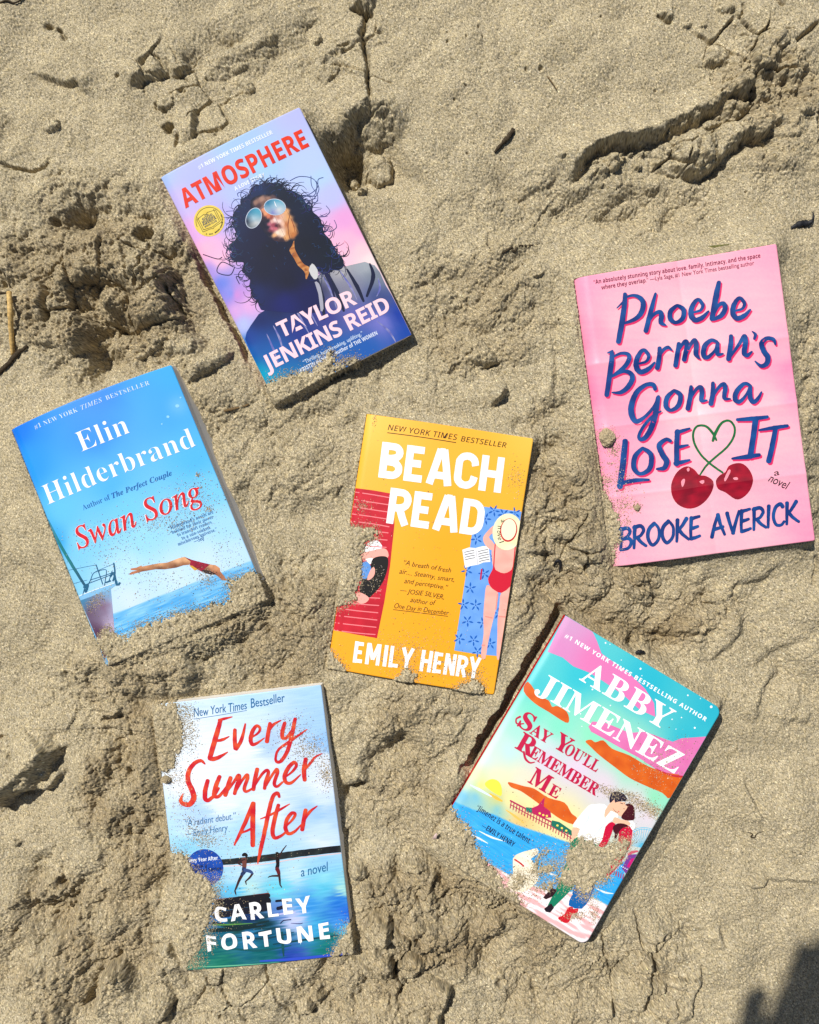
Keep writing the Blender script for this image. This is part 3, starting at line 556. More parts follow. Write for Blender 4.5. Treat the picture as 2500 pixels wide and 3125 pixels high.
    link('back_cover', mesh_np('back_cover', bc, [(3, 2, 1, 0), (4, 5, 6, 7), (0, 1, 5, 4), (1, 2, 6, 5), (2, 3, 7, 6), (3, 0, 4, 7)], None, np.tile(lin(spine_col), (8, 1)), False), M_cover, root)
    return root

# ================================================================== violet book with the woman in sunglasses
A = Art(1); NAVY = (8, 18, 48)
bg1 = soft([(75, 493, 165, 190, 240), (520, 270, 160, 195, 245), (950, 60, 185, 190, 240), (300, 500, 172, 180, 238), (700, 420, 165, 205, 250), (1050, 420, 185, 205, 250), (1150, 620, 190, 195, 245), (1080, 500, 180, 210, 252),
    (1230, 760, 235, 165, 220), (1330, 830, 240, 170, 215), (1250, 900, 255, 185, 215), (1330, 950, 255, 205, 215), (1380, 1020, 250, 225, 225), (200, 650, 195, 180, 235), (300, 850, 225, 170, 225), (370, 960, 255, 180, 210), (450, 1010, 250, 185, 215), (400, 1080, 175, 150, 225), (470, 1160, 110, 130, 225), (520, 1220, 130, 140, 230),
    (560, 1230, 205, 140, 215), (560, 1330, 215, 165, 225), (640, 1300, 225, 170, 225), (600, 1420, 180, 190, 240), (640, 1530, 60, 120, 200), (700, 1680, 20, 165, 205), (800, 1850, 0, 150, 190), (480, 760, 180, 170, 235), (560, 620, 175, 190, 245)], 'Z1', 3.6, 14, 6)
HAIR = [(385, 320), (420, 240), (520, 190), (600, 148), (690, 165), (760, 150), (830, 190), (860, 240), (960, 260), (1030, 300), (1090, 340), (1140, 390), (1180, 450), (1250, 500), (1270, 570), (1350, 640), (1400, 760), (1420, 860), (1500, 950), (1560, 1060), (1590, 1130), (1660, 1190), (1690, 1290), (1630, 1370), (1560, 1370), (1500, 1410), (1400, 1440), (1340, 1400), (1330, 1700), (1340, 1952), (640, 1930), (540, 1890), (500, 1800), (430, 1740), (420, 1660), (390, 1600), (400, 1500), (330, 1430), (290, 1360), (310, 1270), (200, 1260), (130, 1200), (150, 1130), (105, 1080), (150, 990), (220, 930), (200, 850), (160, 760), (170, 700), (160, 640), (200, 540), (260, 460), (280, 390)]
bl1 = soft([(640, 1500, 18, 60, 145), (700, 1380, 12, 35, 95), (800, 1300, 14, 30, 80), (950, 1290, 20, 30, 90), (1050, 1200, 40, 42, 80), (1080, 1100, 150, 150, 160), (1200, 1080, 175, 172, 175), (1350, 1050, 165, 172, 180), (1420, 1110, 120, 130, 145), (1440, 1250, 60, 75, 130), (1250, 1200, 130, 130, 150), (1300, 1350, 95, 95, 175), (1100, 1350, 60, 60, 140), (950, 1450, 30, 50, 135),
    (1450, 1400, 120, 120, 200), (1550, 1350, 25, 60, 160), (1620, 1460, 20, 70, 165), (1350, 1560, 25, 90, 175), (1200, 1600, 20, 95, 175), (800, 1600, 15, 90, 170), (730, 1720, 0, 160, 195), (850, 1800, 0, 145, 185), (1130, 1700, 0, 110, 180), (650, 1560, 15, 90, 170)], 'Z1', 3.4, 14, 5)
A.poly('woman_portrait', 'Z1', [(615, 1500), (625, 1460), (650, 1420), (700, 1350), (800, 1290), (950, 1200), (1100, 1090), (1220, 1060), (1350, 1028), (1410, 1050), (1440, 1090), (1475, 1170), (1510, 1230), (1628, 1470), (1130, 1722), (806, 1883), (740, 1760), (660, 1600)], bl1, 0)
for q in [[(1130, 1110), (1180, 1220), (1220, 1330)], [(1060, 1130), (1090, 1250), (1100, 1380)], [(1240, 1075), (1300, 1180), (1340, 1270)], [(1380, 1040), (1400, 1120), (1360, 1240)]]:
    A.stroke('woman_portrait', 'Z1', q, [10, 26, 14], (20, 28, 60), 1)
for q in [[(1090, 1110), (1150, 1230), (1180, 1330)], [(1200, 1090), (1260, 1180), (1300, 1260)], [(1040, 1150), (1065, 1270), (1075, 1340)], [(1430, 1130), (1440, 1190), (1420, 1240)], [(1420, 1390), (1490, 1450), (1540, 1530)], [(960, 1270), (1010, 1330), (1060, 1420)], [(910, 1290), (960, 1380), (1010, 1470)], [(790, 1420), (830, 1500), (850, 1580)], [(750, 1470), (790, 1560), (820, 1640)]]:
    A.stroke('woman_portrait', 'Z1', q, [4, 14, 3], blotch((150, 150, 190), (95, 100, 175)), 1)
A.poly('woman_portrait/hair', 'A', HAIR, soft([(520, 250, 16, 40, 84), (760, 200, 10, 28, 50), (900, 400, 8, 24, 46), (1100, 500, 10, 26, 54), (1250, 800, 8, 20, 44), (1500, 1150, 8, 22, 40), (300, 500, 14, 34, 74), (250, 800, 12, 30, 70), (500, 900, 6, 14, 52), (700, 1100, 4, 12, 40), (600, 1400, 4, 14, 46), (500, 1700, 14, 32, 88), (900, 1500, 4, 12, 44), (900, 1850, 12, 24, 100), (1200, 1700, 10, 18, 80), (1200, 1000, 6, 16, 36)], 'A', 3, 12, 10), 2, 3)
for i in range(230):                                   # loose curls all round the head
    t = rng.integers(0, len(HAIR)); x, y = HAIR[t]
    if y > 1500 and x > 500: continue
    cx, cy = 900, 850; a = math.atan2(y-cy, x-cx)+rng.normal(0, .35); r = rng.uniform(40, 120) if i % 5 else rng.uniform(120, 230); c = rng.choice([-1, 1])*rng.uniform(.5, 1.3); pts = [(x-20*math.cos(a), y-20*math.sin(a))]; aa = a
    for s in range(5): aa += c*.55; pts.append((pts[-1][0]+r*.28*math.cos(aa), pts[-1][1]+r*.28*math.sin(aa)))
    A.stroke('woman_portrait/hair', 'A', pts, np.linspace(rng.uniform(6, 15), 3, len(pts)), (10, 20, 50), 2, 5)
for i in range(150):                                  # fine paler strands blowing outwards
    t = rng.integers(0, len(HAIR)); x, y = HAIR[t]
    if y > 1450: continue
    a = math.atan2(y-850, x-900)+rng.normal(0, .5); c = rng.normal(0, .5); pts = [(x-60*math.cos(a), y-60*math.sin(a))]
    for s in range(5): a += c; pts.append((pts[-1][0]+rng.uniform(20, 55)*math.cos(a), pts[-1][1]+rng.uniform(20, 55)*math.sin(a)))
    A.stroke('woman_portrait/hair', 'A', pts, [8, 7, 6, 5, 4, 3], (rng.integers(20, 60), rng.integers(35, 75), rng.integers(80, 130)), 2, 4)
for pts in [[(1110, 380), (1250, 300), (1330, 220), (1340, 110), (1410, 80)], [(1180, 450), (1310, 430), (1330, 330), (1250, 200), (1240, 60)], [(1120, 340), (1280, 340), (1320, 180), (1250, 90), (1080, 70), (950, 130)], [(1150, 400), (1270, 390), (1350, 250), (1310, 130)], [(1110, 250), (1200, 330), (1300, 350)], [(670, 160), (690, 110), (670, 50)], [(230, 350), (220, 310), (270, 290), (350, 330)], [(1450, 480), (1500, 560), (1430, 630), (1370, 610)], [(1560, 680), (1590, 780), (1500, 840), (1440, 800)]]:
    A.stroke('woman_portrait/hair', 'A', pts, 8, (40, 62, 120), 2, 5)
for pts in [[(470, 1000), (440, 1010), (350, 980)], [(540, 1060), (470, 1030), (440, 1090), (520, 1110), (550, 1060)], [(600, 1130), (560, 1120), (580, 1165)]]: A.stroke('woman_portrait/hair', 'Z1', pts, 5, (25, 32, 75), 2, 6)
for i in range(60):
    x, y = rng.uniform(250, 1550), rng.uniform(250, 1400); a = rng.uniform(0, 6.3); A.stroke('woman_portrait/hair', 'A', [(x, y), (x+20*math.cos(a), y+20*math.sin(a)), (x+40*math.cos(a+.8), y+40*math.sin(a+.8))], [2, 7, 2], (30, 62, 105), 3, 3) if inside(np.array([x]), np.array([y]), HAIR)[0] and not (350 < x < 1050 and 330 < y < 960) else None
A.poly('woman_portrait/face', 'A', [(400, 470), (430, 380), (560, 330), (770, 338), (900, 460), (1010, 600), (1075, 800), (1050, 940), (930, 985), (800, 985), (680, 940), (570, 820), (450, 640)], soft([(480, 440, 150, 112, 98), (560, 390, 168, 128, 112), (650, 380, 150, 112, 98), (720, 378, 95, 70, 75), (600, 450, 120, 88, 80), (520, 490, 70, 50, 60), (590, 540, 225, 150, 115), (610, 590, 238, 158, 112), (650, 630, 215, 120, 90), (690, 650, 150, 70, 60), (560, 600, 80, 46, 52), (600, 660, 40, 26, 45), (740, 680, 242, 218, 212), (800, 700, 240, 210, 200), (840, 640, 225, 175, 150), (780, 650, 200, 140, 120), (850, 740, 236, 190, 165), (700, 700, 225, 172, 162),
    (665, 738, 190, 100, 120), (720, 750, 150, 60, 80), (760, 765, 60, 20, 40), (800, 772, 130, 80, 75), (700, 805, 205, 110, 130), (750, 795, 200, 100, 115), (690, 830, 110, 46, 60), (780, 860, 250, 226, 205), (850, 880, 250, 218, 192), (740, 900, 235, 175, 120), (900, 930, 225, 160, 100), (820, 830, 242, 208, 182), (760, 945, 50, 28, 42), (850, 970, 44, 28, 46), (900, 560, 232, 172, 118), (930, 650, 228, 162, 102), (960, 740, 222, 152, 92), (1000, 820, 218, 148, 88), (1000, 890, 192, 116, 62), (930, 860, 204, 134, 78), (895, 740, 190, 115, 70), (880, 660, 218, 168, 128), (430, 380, 10, 18, 44), (400, 470, 10, 18, 44), (520, 325, 10, 18, 44), (650, 322, 10, 18, 44), (780, 335, 10, 18, 44), (880, 400, 10, 18, 44), (935, 480, 10, 18, 44), (440, 540, 10, 18, 44), (480, 600, 10, 18, 44), (580, 720, 10, 18, 44), (600, 760, 10, 18, 44), (560, 820, 10, 18, 44), (620, 880, 10, 18, 44), (690, 960, 10, 18, 44), (850, 1010, 10, 18, 44), (960, 995, 10, 18, 44), (1060, 930, 10, 18, 44), (1085, 800, 10, 18, 44), (1045, 680, 10, 18, 44), (995, 580, 10, 18, 44), (640, 690, 10, 18, 44), (640, 780, 10, 18, 44), (680, 870, 10, 18, 44)], 'A', 4.5, 2.0, 1.5), 2, 3, .0011)
for pts, c in [
               ([(1010, 970), (1020, 1090), (1100, 1240), (1150, 1300), (1222, 1350), (1190, 1480), (1168, 1492), (1150, 1400), (1060, 1310), (1010, 1220), (945, 1110), (980, 1040)], blotch((215, 150, 85), (150, 80, 40), 9, 85))]:
    A.poly('woman_portrait/face', 'A', pts, c, 3, 3, .004)
A.stroke('woman_portrait/face', 'A', [(950, 600), (925, 740), (930, 850), (950, 940)], [6, 10, 6, 9], (110, 42, 40), 4); A.stroke('woman_portrait/face', 'A', [(965, 660), (1000, 760), (1020, 850)], [6, 10, 4], (150, 70, 45), 4)
A.poly('woman_portrait', 'A', [(1255, 1285), (1310, 1340), (1335, 1400), (1330, 1480), (1280, 1500), (1210, 1380)], (205, 205, 205), 3, 2)
A.poly('woman_portrait', 'A', [(1290, 1540), (1350, 1560), (1390, 1700), (1410, 1900), (1370, 1930), (1340, 1700)], (165, 165, 180), 3, 2); A.stroke('woman_portrait', 'A', [(1450, 1430), (1520, 1600), (1560, 1760)], [60, 40, 20], (22, 28, 70), 3)
for c, rx, ry, rot in [((448, 655), 98, 142, 22), ((742, 502), 145, 108, 6)]:
    A.ellipse('woman_portrait/sunglasses', 'A', c, rx+9, ry+9, (196, 205, 222), 4, rot)
    A.ellipse('woman_portrait/sunglasses', 'A', c, rx, ry, soft([(c[0]-rx*.6, c[1]-ry*.6, 30, 110, 150), (c[0]+rx*.3, c[1]-ry*.7, 60, 160, 190), (c[0], c[1], 170, 200, 215), (c[0]+rx*.4, c[1]+ry*.4, 215, 215, 215), (c[0]-rx*.2, c[1]+ry*.7, 120, 125, 125 if rot > 10 else 190), (c[0]-rx*.8, c[1]+ry*.4, 25 if rot > 10 else 150, 35 if rot > 10 else 175, 60 if rot > 10 else 190)], 'A', 3, 8, 8), 5, rot)
A.stroke('woman_portrait/sunglasses', 'A', [(545, 530), (575, 505), (610, 495)], 10, (120, 110, 120), 4)
A.stroke('woman_portrait/sunglasses', 'A', [(735, 425), (750, 470), (765, 500)], [6, 12, 4], (240, 240, 245), 6)
A.word('tagline_lettering', 'Z1', '#1 NEW YORK TIMES BESTSELLER', (322, 450), (785, 226), 25, (245, 250, 255), 'sans', 0, 1.05)
A.word('title_lettering', 'Z1', 'ATMOSPHERE', (237, 692), (1012, 302), 112, blotch((238, 62, 26), (216, 36, 14), 25, 86), 'sans', .010, 1.0, 0, 3)
A.word('subtitle_lettering', 'Z1', 'A LOVE STORY', (552, 588), (738, 495), 23, (245, 250, 255), 'sans', 0, 1.05)
PINK1 = (252, 214, 226)
A.word('author_lettering', 'Z1', 'TAYLOR', (842, 1494), (1304, 1284), 98, PINK1, 'sans', .008, .93, 0, 4)
A.word('author_lettering', 'Z1', 'JENKINS', (752, 1697), (1218, 1470), 98, PINK1, 'sans', .008, .93, 0, 4)
A.word('author_lettering', 'Z1', 'REID', (1258, 1450), (1508, 1322), 98, PINK1, 'sans', .008, .93, 0, 4)
A.word('quote_lettering', 'Z1', '\u201cThrilling, heartbreaking, uplifting.\u201d', (978, 1652), (1338, 1472), 24, (205, 225, 250), 'plain', .006, 1, 0, 4)
A.word('quote_lettering', 'Z1', '\u2014KRISTIN HANNAH, author of THE WOMEN', (935, 1712), (1424, 1470), 24, (225, 235, 252), 'sans', 0, 1, 0, 4)
A.ellipse('round_sticker', 'Z1', (388, 773), 98, 98, blotch((238, 212, 98), (226, 196, 76), 20, 87), 1)
a = np.linspace(.42, 2*math.pi-.55, 40)-math.radians(28)
A.stroke('round_sticker', 'Z1', [(388+84*math.cos(t-1.0), 773+84*math.sin(t-1.0)) for t in np.linspace(-2.6, 2.1, 40)], 3, (60, 52, 20), 2, 2)
c_, s_ = math.cos(math.radians(-27)), math.sin(math.radians(-27)); rt = lambda p: [(388+c_*x-s_*y, 773+s_*x+c_*y) for x, y in p]
for p in [[(-66, -42), (-66, 44), (-10, 50), (0, 56), (10, 50), (66, 44), (66, -42)], [(-66, -42), (-12, -52), (0, -44), (12, -52), (66, -42)], [(-56, -52), (-56, 34), (0, 44), (56, 34), (56, -52)]]:
    for i in range(len(p)-1): A.stroke('round_sticker', 'Z1', rt(p[i:i+2]), 3, (60, 52, 20), 2, 2)
for s, y, wd, h in [('THE', -36, 14, 7), ('GOOD', -20, 36, 14), ('MORNING', -4, 44, 14), ('AMERICA', 12, 48, 15), ('BOOK CLUB', 27, 42, 10)]: A.word('round_sticker/sticker_lettering', 'Z1', s, *rt([(-wd, y), (wd, y)]), h, (40, 60, 90), 'sans', .01, 1, 0, 2)
for i, ch in enumerate('A GMA BOOK CLUB PICK'):
    if ch == ' ': continue
    t = math.radians(118-27-i*6.6+10); px_, py_ = 388+88*math.cos(t), 773+88*math.sin(t); tx_, ty_ = math.sin(t), -math.cos(t)
    hw = 1.2 if ch == 'I' else 4; A.word('round_sticker/sticker_lettering', 'Z1', ch, (px_-hw*tx_, py_-hw*ty_), (px_+hw*tx_, py_+hw*ty_), 9, (60, 52, 20), 'sans', .02, 1, 0, 2)
A.build(make_book(1, 'paperback_book', bg1, (215, 150, 205), 'violet paperback with a dark haired woman in mirrored sunglasses on its cover', back_col=(210, 205, 225)), {})

# ================================================================== blue book with the diving swimmer
A = Art(2)
sky2 = soft([(68, 468, 14, 116, 226), (600, 250, 28, 134, 240), (1060, 80, 72, 178, 240), (200, 700, 40, 150, 242), (600, 500, 36, 142, 242), (1000, 350, 70, 170, 244), (700, 800, 70, 175, 245), (1200, 650, 80, 185, 245), (400, 950, 95, 190, 245), (800, 950, 110, 200, 248), (1300, 850, 120, 205, 250), (500, 1150, 130, 205, 245), (900, 1100, 150, 215, 248), (1400, 1050, 165, 218, 250), (350, 1150, 60, 165, 225), (420, 1350, 130, 200, 235), (800, 1350, 185, 225, 248), (1450, 1250, 190, 225, 250), (1100, 1380, 200, 228, 248), (800, 1520, 205, 226, 248), (750, 1590, 195, 222, 245), (1300, 1290, 200, 228, 250)], 'Z2', 3.2, 20, 8)
def sea2(x):
    n = perlin((x[:, 0]*.94-x[:, 1]*.34)/70, (x[:, 0]*.34+x[:, 1]*.94)/3.2, 90)+.6*perlin((x[:, 0]*.94-x[:, 1]*.34)/160, (x[:, 0]*.34+x[:, 1]*.94)/9, 91)
    t = np.clip(.5+n*.9, 0, 1)[:, None]; c = np.array([28, 140, 218.])*(1-t)+np.array([140, 208, 246.])*t
    d = np.clip(((x[:, 1]-1080-.49275*1605)+.386*(x[:, 0]-347))/120, 0, 1)[:, None]
    return c*(.25+.75*np.sqrt(d))+np.array([150, 205, 245.])*(.75-.75*np.sqrt(d))
def bg2(x):
    c = sky2(x); z = (x-np.array([0, 1080]))/.49275; hz = 1605-(z[:, 0]-705)*.386
    k = np.clip((z[:, 1]-hz)/3, 0, 1)[:, None]; c = c*(1-k)+sea2(x)*k
    fl = np.exp(-((z[:, 0]-1105)/60)**2-((z[:, 1]-320)/60)**2)[:, None]*.18; return c*(1-fl)+255*fl
for c, r in [((1100, 324), 12), ((1046, 392), 9), ((1010, 437), 5), ((1118, 272), 6)]: A.ellipse('light_flare', 'Z2', c, r, r*.85, (150, 215, 252), 1)
A.poly('boat_picture', 'Z2', [(478, 1502), (560, 1480), (690, 1440), (708, 1680), (712, 1760), (640, 1900), (600, 1780), (540, 1640)], soft([(500, 1530, 70, 130, 170), (680, 1470, 120, 175, 215), (560, 1600, 105, 85, 110), (660, 1560, 120, 85, 110), (700, 1560, 170, 180, 215), (700, 1680, 185, 170, 200), (600, 1720, 85, 55, 80), (640, 1850, 80, 50, 75)], 'Z2', 3.4, 12, 5), 0)
A.poly('boat_picture', 'Z2', [(474, 1500), (560, 1468), (640, 1432), (700, 1412), (735, 1400), (738, 1418), (690, 1450), (560, 1500), (484, 1526)], (128, 186, 226), 1); A.stroke('boat_picture', 'Z2', [(476, 1498), (600, 1452), (715, 1412)], 5, (225, 240, 250), 2)
A.stroke('boat_picture', 'Z2', [(292, 1020), (360, 1160), (450, 1310), (540, 1452)], [3, 22, 20, 14], soft([(300, 1050, 60, 140, 160), (400, 1230, 35, 120, 125), (540, 1450, 20, 80, 110)], 'Z2'), 2)
for p, w_ in [([(520, 1465), (560, 1400), (585, 1350), (650, 1330), (665, 1345), (650, 1430)], 4), ([(600, 1300), (640, 1420)], 6), ([(560, 1395), (640, 1370), (715, 1345)], 4), ([(540, 1420), (712, 1355)], 4), ([(712, 1290), (718, 1350), (705, 1400)], 9), ([(690, 1370), (710, 1350), (720, 1390), (730, 1425)], 14), ([(520, 1440), (545, 1425), (530, 1470)], 14), ([(600, 1340), (715, 1292)], 2), ([(415, 1335), (470, 1325), (600, 1300)], 2), ([(740, 1425), (748, 1412)], 12), ([(440, 1420), (540, 1395)], 2), ([(660, 1410), (690, 1400)], 9), ([(510, 1490), (530, 1420)], 4), ([(680, 1400), (700, 1340)], 5)]:
    A.stroke('boat_picture', 'Z2', p, w_, (22, 92, 128), 3, 4)
A.poly('swimmer_picture', 'SW', [(638, 380), (690, 372), (735, 352), (740, 362), (880, 335), (960, 328), (1060, 290), (1112, 277), (1160, 300), (1165, 330), (1150, 347), (1100, 352), (1040, 372), (940, 387), (860, 386), (740, 406), (640, 434), (622, 430), (650, 408), (700, 396), (642, 393)], soft([(650, 385, 190, 120, 85), (760, 370, 222, 160, 112), (760, 398, 120, 70, 45), (900, 345, 230, 172, 122), (900, 382, 105, 62, 42), (1050, 305, 240, 190, 145), (1040, 365, 120, 72, 48), (1130, 300, 235, 180, 130), (1120, 345, 150, 95, 60)], 'SW', 4, 6), 1, 0, .003)
A.poly('swimmer_picture', 'SW', [(1300, 342), (1380, 350), (1418, 376), (1422, 405), (1450, 440), (1482, 487), (1440, 482), (1390, 440), (1330, 412), (1262, 402)], soft([(1330, 350, 225, 165, 120), (1400, 380, 215, 150, 105), (1300, 400, 110, 60, 45), (1390, 430, 150, 90, 65), (1470, 480, 175, 110, 80)], 'SW', 4, 6), 1, 0, .003)
A.poly('swimmer_picture', 'SW', [(1110, 277), (1170, 302), (1250, 324), (1335, 344), (1292, 376), (1262, 408), (1200, 378), (1156, 347), (1165, 318)], blotch((165, 18, 55), (118, 12, 40), 8, 92), 2, 0, .003)
A.poly('swimmer_picture', 'SW', [(1150, 352), (1180, 356), (1228, 388), (1200, 398)], (215, 165, 60), 2); A.poly('swimmer_picture', 'SW', [(1255, 392), (1330, 398), (1395, 432), (1345, 436), (1290, 420)], (52, 32, 36), 3); A.stroke('swimmer_picture', 'SW', [(620, 428), (640, 424)], 4, (120, 70, 50), 2)
A.word('tagline_lettering', 'Z2', '#1 NEW YORK', (234, 470), (508, 366), 27, (210, 232, 250), 'serif', -.012, 1.15); A.word('tagline_lettering', 'Z2', 'TIMES', (530, 357), (658, 306), 27, (210, 232, 250), 'ital', 0, 1.1); A.word('tagline_lettering', 'Z2', 'BESTSELLER', (682, 298), (938, 198), 27, (210, 232, 250), 'serif', -.012, 1.15)
A.word('author_lettering', 'Z2', 'Elin', (524, 610), (824, 492), 122, (246, 249, 252), 'serif', -.012, 1.0, 0, 3); A.word('author_lettering', 'Z2', 'Hilderbrand', (300, 930), (1218, 568), 122, (246, 249, 252), 'serif', -.012, 1.02, 0, 3)
A.word('credit_lettering', 'Z2', 'Author of', (527, 964), (700, 896), 32, (14, 96, 168), 'serif', -.012); A.word('credit_lettering', 'Z2', 'The Perfect Couple', (712, 892), (1076, 748), 32, (14, 96, 168), 'bital', 0)
RED2 = blotch((224, 24, 38), (196, 16, 34), 14, 93)
A.word('title_lettering', 'Z2', 'Swan Song', (487, 1206), (1264, 898), 132, (250, 235, 240), 'ital', .018, 1.0, 0, 3); A.word('title_lettering', 'Z2', 'Swan Song', (490, 1206), (1266, 898), 132, RED2, 'ital', .007, 1.0, 0, 4)
for s, a_, b_2 in [('\u201cHilderbrand\u2019s novels are', (1058, 1086), (1326, 982)), ('beloved for their power', (1076, 1110), (1326, 1012)), ('to transport readers', (1110, 1126), (1316, 1044)), ('to a sun-soaked,', (1136, 1146), (1310, 1076)), ('mischievous universe.\u201d', (1113, 1183), (1350, 1088))]: A.word('quote_lettering', 'Z2', s, a_, b_2, 21, (32, 98, 160), 'serif', -.004)
A.word('quote_lettering', 'Z2', '\u2014Self', (1210, 1168), (1276, 1141), 24, (32, 98, 160), 'bital', 0)
A.poly('worn_chip', 'Z2', [(568, 246), (600, 236), (622, 238), (600, 252), (575, 256)], (245, 245, 245), 1)
A.build(make_book(2, 'paperback_book', bg2, (30, 110, 200), 'blue paperback with a swimmer diving past a boat, its lower end buried in sand', shear=(.008, .002), back_col=(225, 232, 240)), {})

# ================================================================== orange book with two people on towels
A = Art(3); INK = (48, 22, 14)
bg3 = soft([(385, 102, 252, 196, 74), (900, 200, 250, 180, 52), (1537, 265, 252, 198, 82), (330, 550, 250, 180, 50), (900, 1000, 249, 172, 36), (1450, 700, 251, 186, 60), (150, 1700, 248, 168, 32), (700, 1850, 248, 170, 36), (1280, 2000, 250, 176, 46), (800, 1500, 249, 170, 34)], 'Z3', 2.5, 60, 8)
A.poly('red_towel_picture', 'Z3', [(306, 612), (430, 628), (566, 652), (576, 860), (545, 1150), (505, 1400), (455, 1645), (300, 1618), (148, 1588), (200, 1290), (260, 920)], blotch((206, 24, 48), (184, 16, 40), 30, 94), 0)
for i in range(20):
    t = i/19; yl = 640+i*50; xl = 303-(yl-640)*.158; xr = 556-max(0, (yl-800))*.128; A.stroke('red_towel_picture', 'Z3', [(xl+4, yl), ((xl+xr)/2, yl+18+3*math.sin(i)), (xr-12, yl+(38 if i < 5 else 30))], 6.5, (246, 132, 138), 1, 4)
for pts, c, l in [([(392, 992), (440, 972), (470, 980), (492, 1022), (440, 1042), (360, 1056)], (244, 244, 248), 1), ([(352, 1062), (430, 1040), (500, 1026), (530, 1048), (530, 1090), (470, 1088), (420, 1100), (356, 1098)], (250, 172, 158), 2), ([(378, 1100), (430, 1096), (412, 1135), (390, 1120)], (248, 244, 246), 2), ([(420, 1110), (450, 1086), (500, 1080), (531, 1096), (528, 1165), (500, 1250), (460, 1310), (425, 1345), (398, 1366), (338, 1332), (350, 1250), (400, 1190)], (10, 8, 10), 2),
                  ([(350, 1135), (380, 1116), (408, 1140), (414, 1180), (398, 1220), (362, 1240), (345, 1200)], (88, 148, 220), 3), ([(414, 1170), (436, 1158), (442, 1190), (430, 1222), (402, 1244), (388, 1236)], (250, 172, 158), 4), ([(312, 1336), (345, 1332), (400, 1366), (382, 1398), (345, 1408), (312, 1390), (300, 1360)], (250, 172, 158), 3)]: A.poly('reader_picture', 'Z3', pts, c, l, 3)
for i in range(40): x, y = rng.uniform(350, 520), rng.uniform(1100, 1350); inside(np.array([x]), np.array([y]), [(430, 1110), (520, 1100), (500, 1230), (400, 1350), (350, 1320)])[0] and A.ellipse('reader_picture', 'Z3', (x, y), 2.2, 2.2, (200, 190, 180), 4, 0, 6)
BLUE3 = (118, 172, 242)
A.poly('blue_towel_picture', 'Z3', [(1195, 738), (1320, 756), (1456, 772), (1380, 1270), (1302, 1778), (1140, 1760), (988, 1733), (1050, 1330), (1110, 930)], blotch(BLUE3, (104, 160, 236), 30, 95), 0)
for cx, cy in [(1203, 822), (1142, 962), (1262, 765), (1410, 780), (1195, 1202), (1098, 1302), (1136, 1420), (1080, 1530), (1052, 1415), (1186, 1545), (1022, 1652), (1122, 1664), (1238, 1690), (1075, 1180), (1246, 1080), (1296, 1480), (1150, 1745), (1330, 790)]:
    A.ellipse('blue_towel_picture', 'Z3', (cx, cy), 5, 5, (18, 70, 160), 1, 0, 8); o = rng.uniform(0, 1)
    for k in range(5): t = o+k*1.257; A.stroke('blue_towel_picture', 'Z3', [(cx+12*math.cos(t), cy+12*math.sin(t)), (cx+26*math.cos(t), cy+26*math.sin(t)), (cx+40*math.cos(t), cy+40*math.sin(t))], [5, 13, 4], (24, 98, 190), 1, 4)
SK = blotch((252, 188, 172), (248, 172, 158), 25, 96)
for pts in [[(1212, 1285), (1255, 1300), (1292, 1336), (1285, 1420), (1250, 1560), (1222, 1690), (1205, 1790), (1178, 1788), (1176, 1740), (1192, 1620), (1190, 1500), (1198, 1380)], [(1314, 1336), (1378, 1292), (1372, 1400), (1342, 1550), (1330, 1680), (1304, 1798), (1284, 1782), (1288, 1640), (1290, 1520), (1302, 1420)], [(1262, 868), (1225, 900), (1188, 950), (1200, 1000), (1255, 1044), (1262, 992), (1228, 948), (1268, 905)], [(1258, 1000), (1418, 1018), (1404, 1160), (1370, 1200), (1330, 1215), (1265, 1190)]]: A.poly('sunbather_picture', 'Z3', pts, SK, 2, 3)
A.poly('sunbather_picture', 'Z3', [(1268, 1000), (1275, 1002), (1266, 1150), (1290, 1185), (1335, 1200), (1375, 1185), (1396, 1150), (1408, 1020), (1416, 1022), (1398, 1170), (1386, 1235), (1378, 1292), (1316, 1336), (1270, 1318), (1238, 1290), (1222, 1238), (1250, 1180), (1258, 1140)], (214, 30, 56), 3, 2)
for p in [[(1205, 1500), (1250, 1510)], [(1300, 1500), (1345, 1505)], [(1180, 1700), (1200, 1700)], [(1290, 1345), (1278, 1450)]]: A.stroke('sunbather_picture', 'Z3', p, 9, (240, 150, 138), 3)
A.ellipse('sunbather_picture/sun_hat_picture', 'Z3', (1357, 912), 104, 128, blotch((252, 246, 208), (248, 238, 186), 25, 97), 4, 8); A.ellipse('sunbather_picture/sun_hat_picture', 'Z3', (1366, 900), 60, 82, (206, 30, 44), 5, 8); A.ellipse('sunbather_picture/sun_hat_picture', 'Z3', (1366, 896), 52, 74, (253, 248, 212), 6, 8)
for ch, x, y, t in [('a', 1312, 838, 78), ('n', 1288, 880, 84), ('o', 1284, 912, 88), ('v', 1286, 936, 80), ('e', 1290, 962, 70), ('l', 1300, 988, 60)]:
    t = math.radians(t); hw = 3 if ch == 'l' else 10; A.word('sunbather_picture/sun_hat_picture', 'Z3', ch, (x-hw*math.cos(t), y-hw*math.sin(t)), (x+hw*math.cos(t), y+hw*math.sin(t)), 34, INK, 'plain', 0, 1, .2, 5)
A.poly('open_book_picture', 'Z3', [(1043, 1036), (1090, 1020), (1134, 1024), (1180, 1012), (1226, 1008), (1238, 1120), (1190, 1124), (1152, 1140), (1110, 1146), (1062, 1160)], (250, 250, 252), 2)
